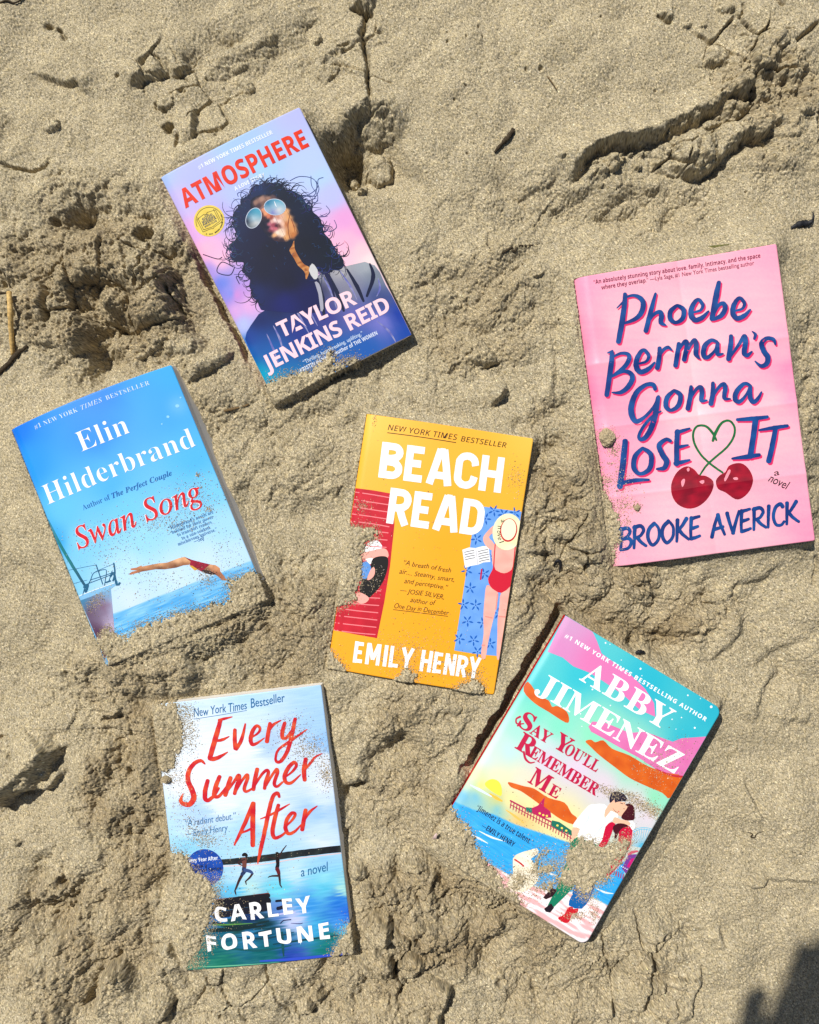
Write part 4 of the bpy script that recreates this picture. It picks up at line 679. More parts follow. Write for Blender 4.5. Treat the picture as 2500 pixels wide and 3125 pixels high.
for i in range(5): A.stroke('open_book_picture', 'Z3', [(1152+2*i, 1050+17*i), (1180+2*i, 1042+17*i), (1222+2*i, 1034+17*i)], 4, (20, 20, 24), 3, 3); i < 4 and A.stroke('open_book_picture', 'Z3', [(1058+2*i, 1054+17*i), (1090+2*i, 1046+17*i), (1124+2*i, 1040+17*i)], 4, (20, 20, 24), 3, 3)
A.stroke('open_book_picture', 'Z3', [(1137, 1026), (1150, 1138)], 3, (170, 170, 180), 3); A.stroke('blue_towel_picture', 'Z3', [(1178, 1172), (1170, 1242)], 11, (196, 34, 80), 2)
A.word('tagline_lettering', 'Z3', 'NEW YORK TIMES', (530, 212), (1000, 280), 38, INK, 'sansr', .004, 1.1, .14, 2); A.word('tagline_lettering', 'Z3', 'BESTSELLER', (1032, 288), (1344, 330), 36, INK, 'sansr', .004, 1.1, .14, 2); A.stroke('tagline_lettering', 'Z3', [(528, 232), (760, 262), (998, 298)], 5, INK)
WH = (250, 250, 252)
def blocks(fr, letters, a0, a1, h, wd):
    """cut-out capitals drawn with a broad stroke; letters: list of (strokes in a unit box, advance, width)"""
    a0, a1 = np.array(a0, float), np.array(a1, float); ex = (a1-a0)/np.linalg.norm(a1-a0); ey = np.array([ex[1], -ex[0]])
    tot = sum(l[1] for l in letters); k = np.linalg.norm(a1-a0)/tot; x = 0
    for st, adv, lw in letters:
        for s in st:
            P = [a0+ex*(x*k+px_*lw*k)+ey*(py_*h) for px_, py_ in s]; A.block(fr, P, wd)
        x += adv
def block(self, frame, P, wd, part='title_lettering', col=WH, lvl=3):
    """one broad straight or bent stroke with square ends"""
    f = FR[frame][2]; Q = grid(frame, P); wd = wd*f; T = np.gradient(Q, axis=0); T /= np.linalg.norm(T, axis=1, keepdims=True); N = np.c_[-T[:, 1], T[:, 0]]
    V = np.empty((2*len(Q), 2)); j = 1+.07*perlin(Q[:, 0]/9, Q[:, 1]/9, 98); V[0::2] = Q+N*(wd*j/2)[:, None]; V[1::2] = Q-N*(wd*j/2)[:, None]
    self.add(part, V, [(2*i, 2*i+1, 2*i+3, 2*i+2) for i in range(len(Q)-1)], col, lvl)
Art.block = block
def arc(cx, cy, rx, ry, t0, t1, n=14): return [(cx+rx*math.cos(math.radians(t)), cy+ry*math.sin(math.radians(t))) for t in np.linspace(t0, t1, n)]
GB = [[(.17, 0), (.17, 1)], [(.17, .90)]+[(.45, .90)]+arc(.55, .74, .27, .16, 80, -80, 9)+[(.45, .56), (.2, .56)], [(.2, .47), (.45, .47)]+arc(.56, .28, .30, .18, 80, -80, 9)+[(.45, .10), (.17, .10)]]
GE = [[(.17, 0), (.17, 1)], [(.17, .90), (.86, .90)], [(.17, .51), (.76, .51)], [(.17, .10), (.88, .10)]]
GA = [[(.12, 0), (.28, .5), (.44, 1)], [(.88, 0), (.74, .5), (.58, 1)], [(.40, .93), (.62, .93)], [(.25, .27), (.78, .27)]]
GC = [[(.86, .66)]+arc(.5, .70, .34, .21, 0, 180, 12)+arc(.5, .30, .34, .21, 180, 360, 12)+[(.86, .36)]]
GH = [[(.17, 0), (.17, 1)], [(.83, 0), (.83, 1)], [(.17, .5), (.83, .5)]]
GR = [[(.17, 0), (.17, 1)], [(.17, .90), (.45, .90)]+arc(.54, .69, .29, .21, 80, -80, 9)+[(.45, .46), (.2, .46)], [(.5, .48), (.68, .2), (.84, 0)]]
GD = [[(.17, 0), (.17, 1)], [(.17, .90), (.4, .90)]+arc(.45, .62, .38, .28, 80, 0, 7)+arc(.45, .38, .38, .28, 0, -80, 7)+[(.4, .10), (.17, .10)]]
GM = [[(.14, 0), (.14, 1)], [(.86, 0), (.86, 1)], [(.18, .98), (.5, .25)], [(.82, .98), (.5, .25)]]
GI = [[(.5, 0), (.5, 1)]]; GL = [[(.2, 0), (.2, 1)], [(.2, .1), (.88, .1)]]; GY = [[(.5, 0), (.5, .5)], [(.14, 1), (.5, .42)], [(.86, 1), (.5, .42)]]; GN = [[(.17, 0), (.17, 1)], [(.83, 0), (.83, 1)], [(.19, .98), (.81, .02)]]
blocks('Z3', [(GB, 1.02, .92), (GE, .92, .82), (GA, 1.06, .98), (GC, 1.02, .95), (GH, .95, .95)], (462, 538), (1312, 644), 246, 50)
blocks('Z3', [(GR, 1.0, .92), (GE, .9, .82), (GA, 1.06, .98), (GD, .95, .95)], (516, 852), (1180, 944), 246, 50)
GW = [(GE, .72, .62), (GM, 1.0, .9), (GI, .42, .4), (GL, .7, .66), (GY, .72, .8)]
_b = Art.block
Art.block = lambda s, fr, P, wd: _b(s, fr, P, wd, 'author_lettering')
blocks('Z3', GW, (288, 1812), (690, 1864), 148, 25); blocks('Z3', [(GH, .95, .84), (GE, .78, .7), (GN, .92, .84), (GR, .86, .8), (GY, .8, .86)], (744, 1872), (1152, 1934), 148, 25)
for s, a_, b_2, h in [('\u201cA breath of fresh', (632, 1140), (960, 1192), 34), ('air.... Steamy, smart,', (607, 1200), (986, 1256), 34), ('and perceptive.\u201d', (641, 1266), (935, 1310), 34), ('\u2014 JOSIE SILVER,', (610, 1328), (915, 1376), 34), ('author of', (682, 1396), (850, 1420), 34), ('One Day in December', (570, 1438), (946, 1486), 34)]: A.word('quote_lettering', 'Z3', s, a_, b_2, h, INK, 'plain', -.004, 1, .22, 2, 1)
A.stroke('quote_lettering', 'Z3', [(568, 1448), (760, 1472), (943, 1496)], 4, INK)
A.build(make_book(3, 'paperback_book', bg3, (240, 165, 40), 'orange paperback with two readers lying on a red and a blue towel', back_col=(240, 225, 200)), {})

# ================================================================== pink hardcover with cherries
A = Art(4)
s4 = soft([(95, 305, 246, 150, 205), (700, 190, 252, 170, 214), (1340, 90, 250, 158, 208), (130, 700, 244, 135, 192), (160, 1000, 242, 118, 182), (230, 1400, 248, 150, 205), (400, 2000, 250, 165, 210), (400, 550, 254, 182, 220), (800, 480, 254, 190, 226), (1250, 500, 253, 178, 218), (300, 800, 252, 168, 212), (800, 800, 254, 192, 226), (1380, 750, 252, 172, 215), (1430, 850, 248, 135, 198), (1450, 1000, 250, 150, 208), (350, 1150, 250, 160, 208), (850, 1150, 254, 196, 230), (1300, 1050, 253, 185, 222), (700, 1700, 253, 184, 222), (1500, 1650, 250, 160, 210), (1560, 1850, 246, 145, 200), (1200, 1850, 253, 182, 220), (900, 1950, 252, 176, 216), (1350, 1300, 253, 182, 220)], 'Z4', 3, 40, 14)
def bg4(x):
    c = s4(x); n = perlin(x[:, 0]/90, x[:, 1]/14, 100)*.5+perlin(x[:, 0]/8, x[:, 1]/8, 101)*.35+perlin(x[:, 0]/2.5, x[:, 1]/2.5, 102)*.4
    return (c+n[:, None]*np.array([1, 9, 5]))*np.array([1, 1.02, .90])
BL4 = blotch((18, 82, 150), (12, 48, 116), 34, 103, 1.0); CR4 = (222, 40, 100)
def brush(part, frame, strokes, both=True, off=(13, 15), k=1.0):
    for p, w_ in strokes:
        if both: A.stroke(part, frame, p, np.asarray(w_, float)*k, CR4, 1, 7, off)
    for p, w_ in strokes: A.stroke(part, frame, p, np.asarray(w_, float)*k, BL4, 4)
def e_(x, y, s=1.0): return ([(x+15*s, y+120*s), (x+80*s, y+100*s), (x+100*s, y+50*s), (x+55*s, y), (x+5*s, y+60*s), (x-8*s, y+140*s), (x+28*s, y+192*s), (x+95*s, y+170*s), (x+155*s, y+110*s)], [18, 25, 33, 33, 44, 50, 45, 42, 18])
ST = [([(235, 118), (233, 200), (212, 370), (182, 545)], [34, 44, 50, 44]), ([(165, 245), (210, 200), (240, 172)], [8, 18, 22]), ([(225, 155), (305, 132), (370, 155), (398, 210), (378, 290), (320, 345), (235, 378)], [16, 26, 42, 48, 46, 36, 22]), ([(505, 112), (470, 250), (422, 448)], [22, 42, 44]), ([(440, 370), (490, 300), (545, 276), (560, 312), (556, 370), (600, 396)], [24, 30, 36, 48, 44, 12]),
      ([(700, 216), (640, 270), (640, 340), (690, 370), (750, 330), (755, 252), (700, 216)], [28, 44, 44, 30, 44, 44, 28]), e_(830, 165, .95), ([(1070, 8), (1045, 130), (1006, 340)], [36, 54, 44]), ([(1008, 330), (1062, 222), (1108, 202), (1124, 240), (1098, 300), (1040, 335), (1000, 346)], [20, 30, 42, 46, 44, 34, 24]), e_(1200, 152, .95),
      ([(128, 640), (120, 760), (87, 1010)], [38, 48, 42]), ([(90, 640), (132, 624)], [12, 24]), ([(130, 680), (200, 646), (262, 650), (278, 690), (240, 760), (132, 845)], [18, 26, 34, 42, 40, 22]), ([(132, 845), (228, 802), (292, 820), (308, 870), (270, 940), (208, 985), (132, 986)], [22, 30, 42, 46, 46, 36, 10]), e_(348, 615, 1.0), ([(545, 596), (540, 690), (526, 775)], [36, 44, 44]), ([(545, 662), (580, 612), (620, 592), (655, 620)], [24, 30, 34, 10]),
      ([(715, 556), (700, 660), (686, 755)], [36, 44, 42]), ([(700, 640), (740, 572), (775, 536), (786, 572), (762, 702)], [18, 30, 36, 42, 44]), ([(768, 690), (800, 600), (850, 526), (868, 570), (866, 650), (900, 694)], [18, 30, 36, 46, 44, 12]), ([(1050, 546), (1000, 530), (942, 580), (932, 660), (970, 680), (1030, 622), (1055, 552)], [28, 34, 46, 46, 36, 24, 28]), ([(1055, 552), (1050, 622), (1062, 656), (1105, 650)], [34, 44, 36, 14]),
      ([(1175, 490), (1170, 580), (1152, 700)], [36, 46, 46]), ([(1166, 680), (1240, 572), (1290, 496), (1302, 540), (1292, 640), (1320, 664), (1360, 632)], [22, 30, 40, 46, 48, 38, 16]), ([(1360, 450), (1390, 480), (1380, 520)], [6, 30, 24]), ([(1570, 570), (1550, 526), (1490, 516), (1446, 560), (1462, 622), (1500, 682), (1490, 740), (1440, 760), (1386, 716)], [18, 34, 36, 46, 46, 50, 46, 34, 10]),
      ([(510, 960), (490, 920), (430, 920), (350, 982), (305, 1090), (306, 1180), (345, 1238), (420, 1200), (500, 1110), (540, 1022)], [34, 40, 36, 46, 52, 54, 42, 30, 28, 30]), ([(536, 1030), (515, 1160), (480, 1290), (430, 1375), (386, 1394), (372, 1360), (410, 1282), (480, 1202), (562, 1150)], [38, 50, 50, 44, 34, 30, 28, 28, 12]), ([(675, 970), (615, 1032), (606, 1110), (650, 1144), (715, 1100), (730, 1012), (675, 970)], [28, 44, 44, 30, 44, 44, 28]),
      ([(825, 936), (820, 1010), (796, 1134)], [32, 44, 44]), ([(815, 1050), (870, 962), (910, 946), (920, 1000), (916, 1060), (965, 1060)], [22, 30, 42, 44, 38, 12]), ([(1015, 906), (1015, 1000), (996, 1094)], [32, 44, 44]), ([(1010, 1030), (1070, 942), (1110, 922), (1124, 960), (1116, 1040), (1170, 1050)], [22, 30, 42, 44, 38, 12]), ([(1340, 930), (1290, 918), (1226, 980), (1210, 1050), (1250, 1074), (1310, 1012), (1345, 936)], [28, 34, 46, 46, 36, 24, 28]), ([(1345, 936), (1342, 1030), (1370, 1078), (1410, 1050), (1445, 990)], [34, 46, 40, 34, 16])]
brush('title_lettering', 'P', ST, True, (12, 14), 1.02)
ST = [([(415, 1295), (405, 1420), (386, 1570)], [34, 38, 36]), ([(388, 1548), (480, 1532), (560, 1530)], [26, 26, 14]), ([(520, 1340), (475, 1390), (470, 1460), (510, 1494), (565, 1460), (570, 1380), (520, 1340)], [20, 32, 32, 22, 32, 32, 20]), ([(690, 1300), (660, 1290), (620, 1325), (640, 1380), (665, 1420), (650, 1460), (605, 1466)], [20, 24, 32, 34, 36, 30, 12]), ([(730, 1240), (725, 1330), (726, 1440)], 32), ([(720, 1250), (762, 1238), (805, 1225)], [24, 22, 12]), ([(725, 1340), (760, 1332), (795, 1325)], [22, 20, 10]), ([(716, 1435), (760, 1426), (805, 1415)], [28, 24, 12]),
      ([(1090, 1175), (1180, 1170), (1280, 1160)], [18, 28, 20]), ([(1205, 1175), (1190, 1290), (1172, 1400)], [38, 36, 38]), ([(1060, 1410), (1150, 1400), (1230, 1390)], [12, 30, 22]), ([(1225, 1240), (1320, 1226), (1405, 1215)], [12, 26, 20]), ([(1330, 1226), (1310, 1330), (1286, 1430)], [30, 34, 34])]
brush('title_lettering', 'Z4', ST, True, (9, 10))
UB = {'B': ([[(.12, 1), (.04, 0)], [(.05, .94), (.45, .97), (.62, .8), (.45, .58), (.1, .5)], [(.1, .5), (.52, .5), (.68, .28), (.48, .05), (.02, .02)]], .8), 'R': ([[(.12, 1), (.04, 0)], [(.05, .94), (.45, .98), (.64, .78), (.45, .54), (.12, .46)], [(.25, .48), (.45, .25), (.78, .02)]], .86), 'O': ([[(.45, 1), (.1, .75), (.04, .35), (.3, .02), (.66, .25), (.7, .7), (.45, 1)]], .86), 'K': ([[(.12, 1), (.04, 0)], [(.68, 1), (.4, .7), (.1, .45)], [(.2, .52), (.4, .3), (.78, .02)]], .85), 'E': ([[(.12, 1), (.06, .5), (.04, 0)], [(.1, .95), (.3, .97), (.62, 1)], [(.08, .5), (.3, .52), (.52, .55)], [(.04, .04), (.3, .05), (.62, .1)]], .75),
      'A': ([[(.02, 0), (.2, .5), (.42, 1)], [(.42, 1), (.56, .5), (.78, .02)], [(.14, .34), (.4, .36), (.72, .4)]], .9), 'V': ([[(.06, 1), (.2, .5), (.36, .02)], [(.36, .02), (.55, .5), (.78, 1)]], .82), 'I': ([[(.14, 1), (.08, .5), (.04, 0)]], .32), 'C': ([[(.66, .84), (.5, 1), (.2, .85), (.06, .45), (.2, .08), (.5, .02), (.7, .16)]], .8)}
def brush_word(part, fr, s, A0, A1, h, wd):
    a0, a1 = np.array(A0, float), np.array(A1, float); ex = (a1-a0)/np.linalg.norm(a1-a0); ey = np.array([ex[1], -ex[0]])+ex*.10
    k = np.linalg.norm(a1-a0)/(sum(UB[c][1] for c in s)-.1); x = 0
    for ch in s:
        for st in UB[ch][0]: A.stroke(part, fr, [a0+ex*(x+p)*k+ey*q*h for p, q in st], np.linspace(wd*1.1, wd*.75, len(st)), BL4, 2)
        x += UB[ch][1]
brush_word('author_lettering', 'Z4', 'BROOKE', (392, 1945), (872, 1880), 128, 23); brush_word('author_lettering', 'Z4', 'AVERICK', (938, 1878), (1470, 1800), 128, 23)
GRN = blotch((20, 118, 62), (14, 88, 50), 10, 104)
A.stroke('cherry_picture', 'Z4', [(865, 1508), (908, 1448), (958, 1402), (1030, 1340), (1070, 1280), (1076, 1222), (1046, 1182), (1000, 1192), (962, 1250), (944, 1302)], [10, 13, 13, 13, 14, 14, 13, 15, 20, 16], GRN, 2); A.stroke('cherry_picture', 'Z4', [(966, 1298), (940, 1250), (900, 1212), (850, 1212), (826, 1252), (832, 1312), (870, 1380), (930, 1440), (1004, 1494)], [12, 16, 14, 13, 14, 14, 13, 13, 12], GRN, 2)
CH = blotch((168, 10, 42), (126, 6, 34), 22, 105)
A.poly('cherry_picture', 'Z4', [(795, 1453), (835, 1475), (862, 1506), (905, 1513), (946, 1545), (940, 1602), (905, 1657), (850, 1696), (790, 1704), (730, 1676), (697, 1622), (693, 1560), (718, 1500), (755, 1464)], CH, 3, 3); A.poly('cherry_picture', 'Z4', [(1085, 1438), (1130, 1444), (1170, 1484), (1188, 1540), (1170, 1602), (1125, 1646), (1080, 1653), (1020, 1612), (975, 1590), (961, 1545), (985, 1510), (1020, 1490), (1040, 1455)], CH, 3, 3)
for p in [[(752, 1545), (765, 1528), (776, 1532), (770, 1560), (758, 1576)], [(862, 1545), (885, 1536), (896, 1545), (880, 1560)], [(786, 1470), (798, 1460), (804, 1475), (794, 1485)], [(1036, 1482), (1048, 1476), (1050, 1492), (1020, 1545), (1012, 1532)], [(1066, 1526), (1090, 1522), (1096, 1536), (1074, 1538)]]: A.poly('cherry_picture', 'Z4', p, (240, 150, 165), 4, 2)
DK4 = (122, 22, 66)
A.word('quote_lettering', 'Z4', '\u201cAn absolutely stunning story about love, family, intimacy, and the space', (213, 342), (1241, 170), 25, DK4, 'sans', .002); A.word('quote_lettering', 'Z4', 'where they overlap.\u201d', (260, 376), (547, 326), 25, DK4, 'sans', .002); A.word('quote_lettering', 'Z4', '\u2014Lyla Sage, #1 New York Times bestselling author', (556, 322), (1202, 216), 25, DK4, 'plain', .004)
A.word('novel_lettering', 'Z4', 'a', (1318, 1518), (1352, 1512), 36, (20, 18, 30), 'plain', .004, 1, .2); A.word('novel_lettering', 'Z4', 'novel', (1280, 1548), (1392, 1600), 50, (20, 18, 30), 'plain', .002, 1, .1)
A.build(make_book(4, 'hardcover_book', bg4, (240, 140, 195), 'pink jacketed hardcover with blue brush lettering and two cherries on green stems', overhang=.0025, shear=(0, -.0085), back_col=(245, 240, 240)), {})

# ================================================================== pale blue book with the two jumpers
A = Art(5)
s5 = soft([(250, 230, 200, 226, 248), (700, 170, 180, 218, 248), (1190, 110, 172, 212, 248), (300, 450, 226, 238, 250), (700, 350, 205, 228, 250), (1150, 400, 165, 205, 246), (1230, 520, 150, 195, 245), (400, 600, 228, 238, 252), (650, 520, 232, 242, 252), (850, 520, 175, 205, 245), (1000, 560, 210, 228, 250), (1200, 650, 222, 232, 246), (300, 800, 236, 242, 252), (800, 700, 222, 234, 251), (1200, 800, 226, 236, 252), (500, 900, 226, 236, 251), (1200, 900, 205, 225, 250), (350, 1000, 175, 208, 245), (800, 1000, 225, 236, 250), (1150, 980, 160, 200, 245), (1280, 1000, 170, 205, 245), (300, 1130, 190, 222, 248), (700, 1130, 165, 210, 246), (1200, 1130, 195, 222, 250), (300, 1220, 140, 205, 240), (700, 1220, 170, 218, 246), (1200, 1200, 215, 230, 250),
     (700, 1370, 190, 222, 248), (1200, 1330, 150, 205, 245), (1000, 1400, 185, 222, 244), (600, 1430, 175, 215, 240), (1200, 1450, 140, 215, 235), (700, 1490, 175, 220, 225), (1200, 1500, 90, 195, 230), (600, 1520, 95, 190, 232), (900, 1530, 110, 212, 235), (1340, 1530, 170, 225, 220), (1300, 1600, 38, 120, 215), (1100, 1620, 60, 150, 225), (1350, 1680, 40, 105, 215), (900, 1640, 90, 130, 200), (700, 1700, 20, 45, 95), (1000, 1720, 190, 200, 240), (1300, 1750, 60, 140, 225), (600, 1750, 30, 70, 60), (500, 1690, 50, 120, 190), (800, 1750, 15, 55, 65), (1150, 1780, 60, 165, 220), (1350, 1800, 80, 190, 228), (500, 1820, 25, 95, 120), (700, 1830, 40, 120, 170), (900, 1830, 20, 90, 130), (1250, 1850, 20, 110, 110), (450, 1920, 20, 105, 105), (800, 1930, 15, 100, 105), (1200, 1930, 18, 120, 110), (1350, 1900, 40, 130, 160), (500, 2010, 30, 118, 100), (800, 1990, 25, 100, 110), (1000, 1985, 40, 70, 170), (1250, 1965, 45, 80, 190), (300, 2040, 60, 130, 110)], 'Z5', 4.2, 12, 5)
def bg5(x):
    y2 = x[:, 1]+.13*x[:, 0]; z = (x[:, 1]-2040)/.44529; k = np.clip((z-1250)/400, .12, 1)
    n = perlin(x[:, 0]/75, y2/4.5, 110)+.5*perlin(x[:, 0]/30, y2/2.2, 111); s = x+np.c_[30*perlin(x[:, 0]/90, y2/6, 112), 16*n*k]
    return s5(s)+n[:, None]*np.array([14, 12, 9])*(.5+k[:, None])
for p, w_, c in [([(505, 1330), (800, 1300), (1050, 1268), (1332, 1244)], [38, 46, 46, 48], blotch((20, 24, 30), (42, 50, 50), 12, 113)), ([(520, 1355), (800, 1338), (1050, 1300), (1334, 1274)], 7, (226, 200, 200)), ([(470, 1600), (650, 1570), (830, 1552)], 30, (20, 18, 28)), ([(468, 1640), (640, 1610), (828, 1588)], 50, (16, 16, 28)), ([(470, 1690), (640, 1660), (820, 1632)], 44, (20, 22, 38)), ([(468, 1584), (650, 1560), (830, 1536)], 9, (130, 50, 55)), ([(450, 1740), (640, 1760), (830, 1722)], [20, 26, 8], (14, 44, 48)), ([(430, 1790), (620, 1775), (810, 1752)], [24, 30, 6], (12, 40, 44)), ([(450, 1752), (560, 1748), (720, 1738)], [5, 9, 3], (92, 150, 70)), ([(880, 1590), (940, 1585), (960, 1590)], 16, (20, 24, 44)), ([(890, 1640), (930, 1630)], 24, (18, 22, 48)), ([(830, 1690), (960, 1670), (1010, 1668)], [6, 14, 6], (190, 190, 235)), ([(910, 1740), (930, 1722), (980, 1716)], 7, (26, 26, 70)), ([(980, 1740), (1040, 1745), (1060, 1740)], [3, 7, 3], (60, 60, 120)),
                 ([(600, 1830), (800, 1840), (1000, 1800)], [6, 14, 4], (16, 60, 80)), ([(860, 1880), (1100, 1850), (1300, 1830)], [8, 14, 6], (10, 66, 76)), ([(500, 1900), (760, 1920), (980, 1890)], [10, 16, 6], (10, 84, 92)), ([(920, 1800), (925, 1900), (930, 1960)], [14, 18, 8], (14, 74, 80)), ([(1040, 1800), (1045, 1880)], 5, (170, 220, 230)), ([(770, 1990), (1000, 1980), (1390, 1948)], [8, 18, 16], (48, 78, 200)), ([(350, 2035), (600, 2020), (900, 2000)], [4, 7, 2], (110, 190, 150))]:
    A.stroke('lake_picture', 'Z5', p, w_, c, 0, 9)
MAN, SKN = (58, 32, 34), (110, 62, 52)
for part, strokes in [('runner_picture', [([(628, 240), (650, 232), (668, 246)], [26, 38, 30], (26, 20, 24)), ([(640, 280), (645, 330), (640, 375)], [54, 46, 40], SKN), ([(650, 285), (600, 300), (580, 325), (620, 345)], [18, 16, 14, 12], MAN), ([(640, 380), (640, 410), (618, 440)], [46, 44, 34], (36, 52, 92)), ([(650, 395), (700, 405), (725, 425)], [36, 34, 24], (52, 76, 128)), ([(622, 440), (590, 500), (562, 570), (545, 610)], [32, 26, 20, 12], MAN), ([(545, 610), (556, 648)], [16, 10], MAN), ([(730, 428), (700, 470), (660, 508)], [22, 20, 12], MAN), ([(655, 508), (664, 545)], [14, 8], MAN)]),
                      ('jumper_picture', [([(985, 215), (990, 245), (988, 275)], [30, 34, 26], (30, 18, 20)), ([(1005, 260), (1035, 200), (1082, 138)], [16, 13, 8], MAN), ([(990, 290), (992, 330), (985, 370)], [40, 34, 40], (24, 14, 24)), ([(985, 380), (1000, 420), (1005, 450)], [42, 36, 26], (100, 24, 32)), ([(1005, 440), (1012, 500), (1015, 550)], [24, 20, 12], MAN), ([(1014, 545), (1032, 575)], [14, 9], MAN), ([(990, 455), (940, 455), (905, 462)], [22, 18, 10], MAN), ([(910, 458), (890, 470)], [12, 8], MAN), ([(965, 275), (915, 262), (880, 258)], [12, 10, 5], MAN)])]:
    for p, w_, c in strokes: A.stroke(part, 'EC', p, w_, c, 3, 5)
BT = (26, 104, 156)
A.word('tagline_lettering', 'Z5', 'New York Times', (322, 338), (684, 270), 58, BT, 'plain', .002, 1, .15, 2, 1); A.word('tagline_lettering', 'Z5', 'Bestseller', (714, 264), (945, 216), 60, BT, 'plain', .002, 1, .15, 2, 1); A.stroke('tagline_lettering', 'Z5', [(320, 352), (500, 318), (684, 282)], 3.5, BT)
A.word('quote_lettering', 'Z5', '\u201cA radiant debut.\u201d', (262, 1092), (606, 1032), 44, BT, 'plain', -.004, 1, .22); A.word('quote_lettering', 'Z5', '\u2014Emily Henry', (268, 1165), (552, 1112), 44, BT, 'plain', -.004, 1, .22); A.word('novel_lettering', 'Z5', 'a novel', (1050, 1428), (1232, 1392), 62, BT, 'plain', .002, 1, .2)
RD = blotch((222, 78, 42), (200, 22, 40), 26, 114, 1.6)
ST = [([(480, 130), (540, 112), (622, 90)], [28, 30, 10]), ([(500, 128), (460, 270), (412, 440), (386, 536)], [42, 54, 54, 48]), ([(460, 350), (520, 336), (590, 300)], [28, 34, 10]), ([(380, 536), (420, 545), (490, 520), (575, 466)], [44, 48, 40, 10]), ([(650, 226), (648, 330), (655, 430)], [38, 44, 44]), ([(662, 436), (720, 330), (760, 162)], [38, 40, 18]), ([(820, 310), (890, 262), (915, 212), (882, 182), (840, 230), (815, 320), (832, 380), (880, 368), (960, 310)], [16, 25, 30, 34, 42, 45, 40, 30, 10]), ([(1020, 152), (1002, 250), (986, 352)], [38, 44, 44]), ([(995, 262), (1050, 172), (1135, 120)], [18, 34, 12]),
      ([(1175, 146), (1150, 240), (1152, 306), (1190, 308), (1240, 242)], [38, 44, 40, 34, 28]), ([(1285, 102), (1250, 270), (1205, 440), (1140, 550), (1092, 566), (1078, 520), (1112, 430), (1250, 330), (1410, 216)], [38, 45, 42, 38, 32, 26, 26, 32, 10]), ([(335, 600), (290, 566), (220, 600), (162, 690), (160, 790), (200, 880), (218, 960), (180, 1026), (112, 1030), (80, 990), (106, 920)], [16, 38, 44, 50, 54, 58, 60, 54, 48, 38, 10]), ([(365, 772), (338, 880), (338, 966), (372, 980), (430, 930), (480, 850)], [42, 50, 48, 42, 34, 28]), ([(490, 726), (450, 830), (430, 916), (450, 944), (492, 928), (560, 840)], [42, 48, 44, 40, 34, 26]),
      ([(605, 736), (572, 840), (548, 926)], [42, 50, 44]), ([(560, 900), (640, 780), (682, 712), (698, 732), (670, 820), (645, 908)], [16, 30, 34, 38, 40, 38]), ([(660, 880), (720, 772), (775, 704), (782, 740), (748, 850), (770, 882), (830, 850)], [22, 28, 32, 38, 38, 30, 22]), ([(885, 642), (860, 750), (842, 862)], [42, 45, 42]), ([(850, 830), (930, 702), (985, 654), (1000, 690), (972, 770), (960, 850)], [22, 30, 34, 38, 38, 36]), ([(975, 820), (1030, 722), (1085, 644), (1096, 680), (1062, 790), (1090, 828), (1150, 780)], [22, 28, 32, 38, 38, 30, 22]), ([(1190, 720), (1260, 660), (1295, 602), (1270, 572), (1216, 620), (1172, 710), (1182, 778), (1240, 788), (1340, 700)], [16, 28, 34, 40, 44, 46, 40, 34, 12]), ([(1395, 532), (1375, 650), (1382, 762)], [42, 50, 42]), ([(1375, 662), (1440, 582), (1500, 512), (1570, 476)], [22, 30, 24, 6]),
      ([(840, 1002), (760, 1200), (690, 1350), (642, 1446)], [42, 44, 34, 16]), ([(845, 1002), (836, 1200), (836, 1450)], [42, 54, 48]), ([(700, 1322), (780, 1292), (850, 1252)], [22, 24, 22]), ([(1115, 940), (1095, 898), (1050, 930), (1010, 1060), (960, 1300), (915, 1500), (887, 1638)], [26, 40, 42, 44, 44, 42, 10]), ([(915, 1170), (1010, 1132), (1120, 1072), (1222, 1012)], [10, 24, 28, 10]), ([(1105, 1022), (1070, 1150), (1042, 1290), (1062, 1366), (1130, 1348), (1200, 1290)], [38, 44, 46, 40, 30, 18]), ([(1180, 1250), (1250, 1180), (1280, 1122), (1242, 1112), (1192, 1180), (1178, 1270), (1212, 1326), (1280, 1298), (1340, 1232)], [16, 28, 34, 38, 42, 44, 38, 30, 12]), ([(1390, 1076), (1370, 1180), (1352, 1288)], [42, 45, 44]), ([(1365, 1202), (1430, 1102), (1513, 1037)], [20, 34, 10])]
for p, w_ in ST: A.stroke('title_lettering', 'E', p, w_, RD, 3)
A.word('author_lettering', 'EC', 'CARLEY', (345, 938), (1345, 828), 160, WH, 'sans', .012, 1.25, 0, 3, 2); A.word('author_lettering', 'EC', 'FORTUNE', (262, 1238), (1535, 1112), 160, WH, 'sans', .012, 1.25, 0, 3, 2)
A.ellipse('round_sticker', 'Z5', (398, 1368), 126, 126, blotch((24, 80, 176), (18, 64, 156), 30, 115), 1)
A.word('round_sticker/sticker_lettering', 'Z5', 'Every Year After', (276, 1338), (488, 1312), 26, (235, 242, 250), 'sans', 0, 1, 0, 2); A.word('round_sticker/sticker_lettering', 'Z5', 'Now a', (330, 1376), (412, 1366), 26, (10, 22, 66), 'sans', .01, 1, 0, 2); A.word('round_sticker/sticker_lettering', 'Z5', 'Original Series', (292, 1408), (512, 1382), 26, (10, 22, 66), 'sans', .01, 1, 0, 2)
A.build(make_book(5, 'paperback_book', bg5, (150, 190, 225), 'pale blue paperback with red brush lettering and two figures jumping off a dock', shear=(.003, .002), back_col=(235, 238, 242)), {})

